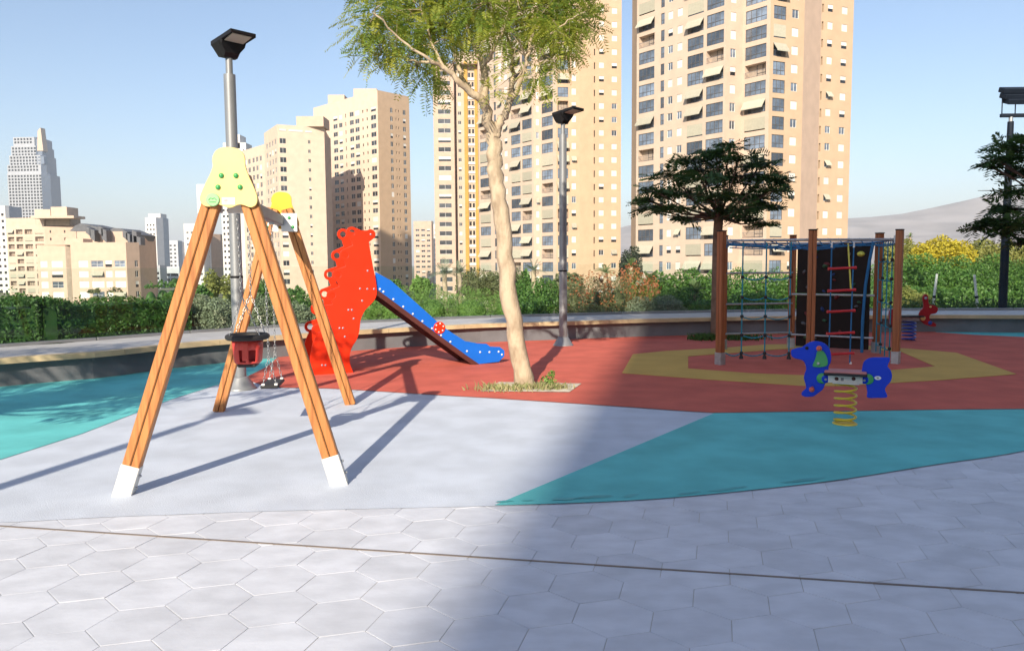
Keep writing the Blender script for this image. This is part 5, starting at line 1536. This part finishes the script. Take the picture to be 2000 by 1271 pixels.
# ---- slab tower with the ochre open stair, left of the middle tower
def floors_from(px, py, Y, FH, z1, lo=BZ + 2):
    z = atY(px, py, Y).z
    while z > lo: z -= FH
    out = []
    while z < z1 - FH * 0.9: out.append(z); z += FH
    return out
bld = thing('apartment_tower', 'tan tower with an ochre open staircase column left of the leaning tree', 'building')
c = plan(849, 244, [(3, 889), (3, 936)])
c2 = plan(893, 247, [(3, 936)])
zt = zat(124, 244, 860)
fl = floors_from(870, 329, 244, 2.9, zt)
facade(bld, c[0], c[1], BZ, zt, cols_px(c[0], c[1], [(858, 882, 'far', -0.7, 0.8)]), fl, 2.9, m_pinkb, rd)
zt2 = zat(101, 247, 910)
facade(bld, c2[0], c2[1], BZ, zt2, cols_px(c2[0], c2[1], [(897, 902.5, 'far', -0.5, 0.7), (910, 914, 'hole', -1.2, 1.3), (917, 921, 'hole', -0.4, 1.0), (923.5, 927.5, 'hole', -0.4, 1.0), (930, 933.5, 'hole', -1.2, 1.3)]), fl, 2.9, m_cream, rd)
dd = (c2[1] - c2[0]).normalized()
nn_ = Vector((dd.y, -dd.x))
for px0, px1 in ((908.5, 915.5), (929, 935)):
    ua, ub = u_of(c2[0], c2[1], px0), u_of(c2[0], c2[1], px1); p = c2[0] + dd * ((ua + ub) / 2) + nn_ * 0.25
    b = MB(); b.box((p.x, p.y, (BZ + zt2 - 3) / 2), (ub - ua, 0.5, zt2 - 3 - BZ), 0, (Vector((dd.x, dd.y, 0)), Vector((-dd.y, dd.x, 0)), Z_)); b.build('stair_side', m_ochre, bld)
m_whitep = m_bwhite
for fz in fl:
    ua, ub = u_of(c2[0], c2[1], 915.5), u_of(c2[0], c2[1], 929); p = c2[0] + dd * ((ua + ub) / 2) + nn_ * 0.14
    b = MB(); b.box((p.x, p.y, fz - 0.95), (ub - ua, 0.28, 0.75), 0, (Vector((dd.x, dd.y, 0)), Vector((-dd.y, dd.x, 0)), Z_)); b.build('stair_parapet', m_bwhite, bld)
b = MB(); p = c[1]; b.quad((c[1].x, c[1].y, BZ), (c2[0].x, c2[0].y + 1.5, BZ), (c2[0].x, c2[0].y + 1.5, zt), (c[1].x, c[1].y, zt)); b.build('recess_wall', m_maroon, bld)  # dark brown here paints the shadow inside the recess
close_up(bld, c, BZ, zt, m_pinkb, 16); close_up(bld, c2, BZ, zt2, m_cream, 10)

# ---- grid towers left of centre
bld = thing('apartment_tower', 'tan tower with small square windows, directly behind the red slide', 'building')
c = plan(617, 298, [(-45, 741.5), (49, 802.5)])
zt = zat(176, c[1].y, 741)
fl = floors_from(733, 189.5 + 5, c[1].y, 2.9, zt - 0.6)
S = lambda a, b_, lo=-0.75, hi=0.95: (a, b_, 'far', lo, hi)
facade(bld, c[0], c[1], BZ, zt, cols_px(c[0], c[1], [S(629, 634), S(638, 643), S(655, 663), S(666, 672.5), (678, 680, 'hole', -0.6, 0.8), S(687, 694.5), S(697.5, 705.5), (711, 713.5, 'hole', -0.4, 0.6), (719.5, 722, 'hole', -0.4, 0.6), S(728, 738)]), fl, 2.9, m_hazed, rd)
facade(bld, c[1], c[2], BZ, zt, cols_px(c[1], c[2], [S(765.5, 770.5), (776, 778, 'hole', -0.2, 0.7), (781, 783, 'hole', -0.2, 0.7), S(790, 795.5)]), fl, 2.9, m_orange, rd)
close_up(bld, c, BZ, zt, m_orange, 20)
for (xa, xb, ya, yb, Yq) in ((640, 672, 190, 204, 300), (690, 735, 178, 190, 292)):
    p, q = atY(xa, yb, Yq), atY(xb, ya, Yq)
    b = MB(); b.box(((p.x + q.x) / 2, Yq + 4, (p.z + q.z) / 2), (abs(q.x - p.x), 7, abs(q.z - p.z) + 2)); b.build('roof_house', m_cream, bld)

bld = thing('apartment_tower', 'tan tower with a blank brick front behind the swing set', 'building')
c = plan(476, 272, [(-50, 520), (-60, 546), (26, 637), (80, 649)])
z1 = zat(283, 258, 500); z2 = zat(243, c[2].y, 546)
fl = floors_from(556, 275, c[2].y, 2.9, z2 - 1.2)
flA = [z for z in fl if z < z1 - 2.5]
facade(bld, c[0], c[1], BZ, z1, cols_px(c[0], c[1], [S(480, 485), S(487.5, 492), S(496, 500), S(503, 507), S(510, 514)]), flA, 2.9, m_hazed, rd)
facade(bld, c[1], c[2], BZ, z2, cols_px(c[1], c[2], [S(523.5, 526.5), S(529, 532), S(534.5, 537.5), S(540, 543)]), fl, 2.9, m_hazed, rd)
facade(bld, c[2], c[3], BZ, z2, cols_px(c[2], c[3], [S(550, 562, -0.8, 0.9), S(605, 609.5, -0.4, 0.8)]), fl, 2.9, m_hazed, rd)
facade(bld, c[3], c[4], BZ, z2 - 2.5, [], fl, 2.9, m_peach, rd)
close_up(bld, c[1:4], BZ, z2, m_peach, 18); close_up(bld, c[0:2], BZ, z1, m_peach, 18)
p, q = atY(577, 243, 244), atY(630, 229, 244)
b = MB(); b.box(((p.x + q.x) / 2, 249, (p.z + q.z) / 2), (q.x - p.x, 8, q.z - p.z + 1)); b.build('roof_house', m_peach, bld)
dv_ = (c[3] - c[2]).normalized()
for xa, xb in ((550, 563), (568, 595), (600, 613)):
    ua, ub = u_of(c[2], c[3], xa), u_of(c[2], c[3], xb); pz_ = c[2] + dv_ * ((ua + ub) / 2) + Vector((dv_.y, -dv_.x)) * 0.06
    b = MB(); b.box((pz_.x, pz_.y, z2 - 1.6), (ub - ua, 0.1, 0.55), 0, (Vector((dv_.x, dv_.y, 0)), Vector((-dv_.y, dv_.x, 0)), Z_)); b.build('roof_opening', m_bwhite, bld)

# ---- white tower behind the lamp post
def simple_block(name, label, px0, Y0, segs, ytop, mats, colspec, FH, yref, seed, back=12, win='hole', lo=-0.5, hi=0.7, zb=BZ):
    bld = thing(name, label, 'building')
    c = plan(px0, Y0, segs); zt = zat(ytop, c[0].y, px0)
    fl = floors_from(px0, yref, c[0].y, FH, zt - 0.8, zb + 1.5); r_ = random.Random(seed)
    for i in range(len(segs)):
        facade(bld, c[i], c[i + 1], zb, zt, cols_px(c[i], c[i + 1], [(a, b_, win, lo, hi) for a, b_ in colspec[i]]), fl, FH, mats[i], r_)
    close_up(bld, c, zb, zt, mats[-1], back)
    return bld, c, zt
bld, c, zt = simple_block('apartment_tower', 'white tower with black windows hidden behind the grey lamp post', 432, 385, [(-10, 452), (20, 478)], 290, [m_bwhite, m_bwhite], [[(434.5, 438.5), (442, 446)], [(455, 460), (464, 469)]], 2.9, 400, 1)
for xa, xb, yt in ((444, 466, 262), (434, 478, 278)):
    p, q = atY(xa, 300, 388), atY(xb, yt, 388); b = MB(); b.box(((p.x + q.x) / 2, 394, (p.z + q.z) / 2), (q.x - p.x, 9, q.z - p.z)); b.build('roof_house', m_bwhite, bld)
simple_block('apartment_block', 'white block between the left swing legs', 357, 380, [(-6, 394)], 437, [m_bwhite], [[(362, 366), (370, 374), (379, 383), (387, 391)]], 2.9, 455, 2, win='far')
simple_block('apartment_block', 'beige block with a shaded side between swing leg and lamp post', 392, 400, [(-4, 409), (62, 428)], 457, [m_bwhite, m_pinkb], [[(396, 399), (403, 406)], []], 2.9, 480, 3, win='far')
simple_block('apartment_tower', 'slim white tower with a blue shaded side, left of the swing', 282, 500, [(-12, 303), (68, 317)], 425, [m_bwhite, m_bgrey], [[(285, 287.5), (291, 294), (297, 300)], []], 2.9, 440, 4)  # blue-grey on the right wall: its shade put into the colour
b = MB(); p, q = atY(288, 427, 503), atY(311, 417, 503); b.box(((p.x + q.x) / 2, 509, (p.z + q.z) / 2), (q.x - p.x, 9, q.z - p.z)); o = b.build('roof_house', m_bwhite, bpy.data.objects['apartment_tower.004'] if False else None)
o.parent = [x for x in bpy.data.objects if x.get('label', '').startswith('slim white tower')][0]
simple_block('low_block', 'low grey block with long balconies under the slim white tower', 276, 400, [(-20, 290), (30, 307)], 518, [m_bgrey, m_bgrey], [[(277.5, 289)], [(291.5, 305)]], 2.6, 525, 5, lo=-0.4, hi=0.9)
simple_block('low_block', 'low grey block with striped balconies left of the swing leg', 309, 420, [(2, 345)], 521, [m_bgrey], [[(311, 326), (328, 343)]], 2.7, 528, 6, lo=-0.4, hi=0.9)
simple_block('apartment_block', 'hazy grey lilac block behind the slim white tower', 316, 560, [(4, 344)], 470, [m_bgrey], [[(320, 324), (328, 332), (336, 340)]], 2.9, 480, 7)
simple_block('apartment_tower', 'pink striped tower in the gap left of the ochre stair tower', 807, 430, [(2, 842), (70, 846)], 432, [m_pinkb, m_peach], [[(811, 818), (822, 829), (833, 839)], []], 2.9, 450, 8, win='far')
simple_block('apartment_tower', 'narrow white tower beside the pink striped tower', 845, 460, [(0, 856)], 438, [m_bwhite], [[(848, 850)]], 2.9, 450, 9)
simple_block('apartment_block', 'pale block cut off by the left edge of the picture', -40, 350, [(0, 9), (60, 17)], 402, [m_bwhite, m_bgrey], [[(-30, -20), (-12, -4), (1, 6)], []], 2.9, 420, 10)

# ---- peach block at the left
bld = thing('apartment_block', 'peach five storey block with white shutters at the left', 'building')
c = plan(67, 217, [(3, 123)]); d_ = plan(133, 216.5, [(3, 242), (62, 268)]); zl = zat(478, 217, 90); zr = zat(473, 216, 200)
flr = floors_from(200, 495, 217, 2.9, zl - 0.5)
facade(bld, c[0], c[1], BZ, zl, cols_px(c[0], c[1], [(72, 86, 'win', -0.9, 0.9), (94, 116, 'win', -0.9, 0.9)]), flr, 2.9, m_peach, rd)
facade(bld, d_[0], d_[1], BZ, zr, cols_px(d_[0], d_[1], [(147, 166, 'win', -0.9, 0.9), (172, 196, 'win', -0.9, 0.9), (200, 213, 'win', -0.9, 0.9), (218, 239, 'win', -0.9, 0.9)]), flr, 2.9, m_peach, rd)
facade(bld, d_[1], d_[2], BZ, zr, cols_px(d_[1], d_[2], [(258, 264.5, 'far', -0.9, 0.9)]), flr, 2.9, m_peach, rd)
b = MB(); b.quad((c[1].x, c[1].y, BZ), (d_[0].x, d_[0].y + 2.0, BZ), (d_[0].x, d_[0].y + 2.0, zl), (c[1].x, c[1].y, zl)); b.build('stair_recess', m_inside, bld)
close_up(bld, [c[0], d_[1], d_[2]], BZ, zl - 0.1, m_peach, 14)
p, q = atY(126, 480, 219), atY(160, 466, 219); b = MB(); b.box(((p.x + q.x) / 2, 222, (p.z + q.z) / 2), (q.x - p.x, 5, q.z - p.z)); b.build('roof_house', m_peach, bld)
# ---- balcony block behind it
bld = thing('apartment_block', 'cream block with stacked balconies and roof terrace at the far left', 'building')
c = plan(9, 306, [(-8, 63), (-14, 84), (4, 146)]); zt = zat(426, 306, 40)
fl = floors_from(40, 440, 306, 2.9, zt - 0.3)
facade(bld, c[0], c[1], BZ, zt, cols_px(c[0], c[1], [(12, 24, 'bal', -0.6, 1.2), (28, 41, 'bal', -0.6, 1.2), (45, 60, 'bal', -0.6, 1.2)]), fl, 2.9, m_cream, rd, fine=False)
facade(bld, c[1], c[2], BZ, zt, cols_px(c[1], c[2], [(65, 82, 'bal', -0.6, 1.2)]), fl, 2.9, m_cream, rd, fine=False)
facade(bld, c[2], c[3], BZ, zat(441, 300, 110), cols_px(c[2], c[3], [(94, 97, 'hole', -0.3, 0.7), (122, 125, 'hole', -0.3, 0.7)]), fl, 2.9, m_pinkb, rd)
close_up(bld, c[0:3], BZ, zt, m_cream, 10); close_up(bld, c[2:4], BZ, zat(441, 300, 110), m_pinkb, 12)
for xa, xb, ya, yb, dY in ((60, 144, 421, 426.5, 298), (70, 135, 426, 441, 304), (100, 130, 404, 422, 304), (68, 98, 409, 422, 306)):
    p, q = atY(xa, yb, dY), atY(xb, ya, dY); b = MB(); b.box(((p.x + q.x) / 2, dY + 4, (p.z + q.z) / 2), (q.x - p.x, 8, q.z - p.z)); b.build('roof_house', m_cream if xa != 70 else m_inside, bld)
# ---- slate roofed block
bld = thing('apartment_block', 'terraced block with dark slate roofs behind the peach block', 'building')
c = plan(147, 246, [(3, 246), (64, 279)])
facade(bld, c[0], c[1], BZ, zat(452, 246, 200), cols_px(c[0], c[1], [(158, 164, 'hole', -0.5, 0.7), (208, 213, 'hole', -0.5, 0.7), (223, 228, 'hole', -0.5, 0.7)]), floors_from(160, 470, 246, 2.9, 12), 2.9, m_peach, rd)
facade(bld, c[1], c[2], BZ, zat(458, 250, 260), [], [], 2.9, m_slate_and_shade, rd)  # side wall in slate tone: its shade put into the colour
close_up(bld, c, BZ, zat(459, 246, 200), m_peach, 12)
for xs, ys in (((146, 158, 168, 214, 212), (452, 441, 437, 447, 455)), ((214, 232, 244, 276, 272), (455, 446, 447, 459, 470))):
    for k, (dY, th) in enumerate(((250, 10),)):
        prof_ = [atY(x, y, dY) for x, y in zip(xs, ys)]
        b = MB(); n_ = len(prof_); vv = [(p.x, dY - 3, p.z) for p in prof_] + [(p.x, dY + th, p.z) for p in prof_]
        b.add(vv, [tuple(range(n_))[::-1], tuple(range(n_, 2 * n_))] + [(i, (i + 1) % n_, n_ + (i + 1) % n_, n_ + i) for i in range(n_)]); b.build('slate_roof', m_slate_and_shade, bld)
for xa, xb, ya, yb in ((168, 176, 442, 462), (176, 184, 446, 472), (193, 200, 441, 462), (199, 207, 446, 474), (240, 248, 449, 470), (247, 253, 454, 476), (259, 266, 449, 480), (265, 274, 460, 560)):  # the last tall strip paints the shaded side dark
    p, q = atY(xa, yb, 243), atY(xb, ya, 243); b = MB(); b.add([(p.x, 243, q.z), (q.x, 243, q.z - 0.6), (q.x, 243, p.z), (p.x, 243, p.z + 1.2), (p.x, 246, q.z), (q.x, 246, q.z - 0.6), (q.x, 246, p.z), (p.x, 246, p.z + 1.2)], [(0, 1, 2, 3), (4, 7, 6, 5), (0, 4, 5, 1), (1, 5, 6, 2), (2, 6, 7, 3), (3, 7, 4, 0)])
    b.build('dark_fin', m_slate_and_shade, bld)

# ---- stepped skyscraper
bld = thing('skyscraper', 'tall pale blue grey stepped skyscraper with a spire at the far left', 'building')
YS = 1020
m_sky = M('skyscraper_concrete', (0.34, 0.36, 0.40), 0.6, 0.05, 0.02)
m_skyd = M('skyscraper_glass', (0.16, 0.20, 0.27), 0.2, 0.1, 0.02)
steps = [(17.5, 83.5, 101, 340), (18.5, 84, 95, 322), (23.5, 84, 95, 303), (28, 76, 92, 284), (33, 74, 89, 266)]
prev = 421 + 120
for i, (xl, xc, xr, yt) in enumerate(steps):
    c = plan(xl, YS + i * 2.5, [(-4, xc), (52, xr)])
    zb_, zt_ = (BZ if i == 0 else zat(prev, YS, xl) - 1), zat(yt, YS, xl)
    n_ = int((xc - xl - 2) / 6.0)
    wcols = [(xl + 2 + k * 6.0, xl + 2 + k * 6.0 + 3.9) for k in range(n_ + 1) if xl + 2 + k * 6.0 + 3.3 < xc - 0.6]
    fl = [BZ + 2 + 4.1 * k for k in range(60) if zb_ < BZ + 2 + 4.1 * k < zt_ - 4.5]
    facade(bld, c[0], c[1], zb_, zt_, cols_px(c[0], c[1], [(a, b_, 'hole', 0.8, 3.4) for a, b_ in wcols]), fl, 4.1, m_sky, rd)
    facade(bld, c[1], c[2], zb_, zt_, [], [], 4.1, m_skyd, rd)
    close_up(bld, c, zb_, zt_, m_sky, 30)
    prev = yt
for xa, xb, ya, yb, dy_ in ((60, 73.5, 270, 283, 13.6), (64, 75.5, 286, 302, 11.1), (70, 83.5, 305, 320, 6.3)):
    p, q = atY(xa, yb, YS), atY(xb, ya, YS); b = MB(); b.box(((p.x + q.x) / 2, YS + dy_, (p.z + q.z) / 2), (q.x - p.x, 8, q.z - p.z)); b.build('sky_window', m_skyd, bld)
p, q = atY(78, 296, YS + 12), atY(83, 251, YS + 12)
b = MB(); b.add([(p.x, YS + 6, p.z), (q.x + 3, YS + 6, p.z), (q.x + 1, YS + 6, q.z), (p.x + 2, YS + 6, q.z - 4), (p.x, YS + 16, p.z), (q.x + 3, YS + 16, p.z), (q.x + 1, YS + 16, q.z), (p.x + 2, YS + 16, q.z - 4)], [(0, 1, 2, 3), (4, 7, 6, 5), (0, 4, 5, 1), (1, 5, 6, 2), (2, 6, 7, 3), (3, 7, 4, 0)])
b.build('spire', m_cream, bld)

# ---- buildings behind the camera and outside the frame that shade the place
bld = thing('apartment_tower', 'apartment block behind the camera that shades the right half', 'building')
SH_Y, SH_H = -52.0, 43.5
slope = math.tan(SUN_AZ)
edge = gp(925, 1090)
xl = edge.x - slope * (edge.y - SH_Y)
A, B = Vector((xl + 75, SH_Y)), Vector((xl, SH_Y))
fl = [2.9 * k for k in range(0, 14)]
facade(bld, A, B, BZ, SH_H, [(3 + 6.0 * k, 5.6 + 6.0 * k, 'hole', 0.5, 2.4) for k in range(12)], fl, 2.9, m_cream, rd)
b = MB(); b.box((xl + 37.5, SH_Y - 7.03, (SH_H + BZ) / 2), (74.9, 13.5, SH_H - BZ - 0.05)); b.build('core', m_cream, bld)
bld = thing('apartment_block', 'long added apartment block outside the right edge, holding back skylight', 'building')
A, B = Vector((34, 4)), Vector((34 + 0.01, -62))  # unseen block added to take skylight off the shaded floor
facade(bld, A, B, BZ, 38, [(3 + 6.0 * k, 5.6 + 6.0 * k, 'hole', 0.5, 2.4) for k in range(10)], [2.9 * k for k in range(0, 13)], 2.9, m_orange, rd)
b = MB(); b.box((41.1, -29, (38 + BZ) / 2), (14, 65.9, 38 - BZ - 0.05)); b.build('core', m_orange, bld)
bld = thing('apartment_tower', 'tower outside the left edge whose shadow falls on the tan tower', 'building')
tgt = Vector((-46.0 + 6, 266.0)); hz = zat(412, 266, 745); Yc = 88.0
cx_ = tgt.x - slope * (tgt.y - Yc); ch = hz + (tgt.y - Yc) / math.cos(SUN_AZ) * math.tan(SUN_EL)
b = MB(); b.box((cx_ + 1, Yc - 8, (ch + BZ) / 2), (5, 14, ch - BZ)); b.box((cx_ - 5.0, Yc - 8, (ch - 4 + BZ) / 2), (6.9, 14, ch - 4 - BZ)); b.box((cx_ + 6.5, Yc - 8, (ch - 9 + BZ) / 2), (5.9, 14, ch - 9 - BZ)); b.box((cx_ + 12, Yc - 8, (ch - 17 + BZ) / 2), (5, 14, ch - 17 - BZ))
b.build('wall', m_cream, bld)

# ================================================================== hills
m_hill = M('dry_hillside', (0.27, 0.245, 0.235), 0.95, 0.25, 0.006, 0.0)
def ridge(name, pts, Y, depth, seed, rough=1.0):
    """a mountain with its crest at the given pixels, sloping down to the front and back"""
    rg = np.random.default_rng(seed)
    xs = np.linspace(pts[0][0], pts[-1][0], 140); cy = np.interp(xs, [p[0] for p in pts], [p[1] for p in pts])
    b = MB(); rows = 26; vv = []
    for j in range(rows + 1):
        t = j / rows; yy = Y - depth * (1 - t)
        for i, (x, y) in enumerate(zip(xs, cy)):
            top = atY(x, y, Y); h = (top.z + 12)
            nz = math.sin(i * 0.31 + j * 0.5) * 0.5 + math.sin(i * 0.12 - j * 0.35 + seed) + 0.6 * math.sin(i * 0.73 + j * 0.9)
            prof = t ** 1.3
            z = -12 + h * prof + (nz * 0.045 * h * rough * math.sin(math.pi * t) if j < rows else 0)
            vv.append((top.x * yy / Y * 0.35 + top.x * 0.65, yy, z))
        
    n_ = len(xs)
    for i in range(n_): vv.append((vv[rows * n_ + i][0], Y + depth, -12))
    fs = [(j * n_ + i, j * n_ + i + 1, (j + 1) * n_ + i + 1, (j + 1) * n_ + i) for j in range(rows + 1) for i in range(n_ - 1)]
    b.add(vv, fs, 0, True); tag(b.build(name, m_hill), kind='structure')
ridge('mountain', [(1100, 470), (1180, 452), (1230, 440), (1320, 432), (1480, 430), (1600, 430), (1700, 424), (1760, 418), (1820, 406), (1880, 393), (1950, 376), (2020, 368), (2150, 352), (2400, 360)], 3000, 1400, 3)
ridge('hill', [(250, 500), (310, 482), (345, 470), (365, 474), (440, 488), (520, 505)], 1700, 700, 5)
# ================================================================== air
mh = bpy.data.materials.new('haze')
mh.use_nodes = True
t = mh.node_tree
t.nodes.remove(t.nodes['Principled BSDF'])
pv = t.nodes.new('ShaderNodeVolumePrincipled')
pv.inputs['Color'].default_value = (0.86, 0.91, 1.0, 1)
pv.inputs['Density'].default_value = 0.0002
pv.inputs['Anisotropy'].default_value = 0.0
t.links.new(pv.outputs[0], t.nodes['Material Output'].inputs['Volume'])
b = MB()
b.box((0, 0, 170), (19400, 19400, 380))
hz = b.build('haze', mh)
tag(hz, kind='stuff')
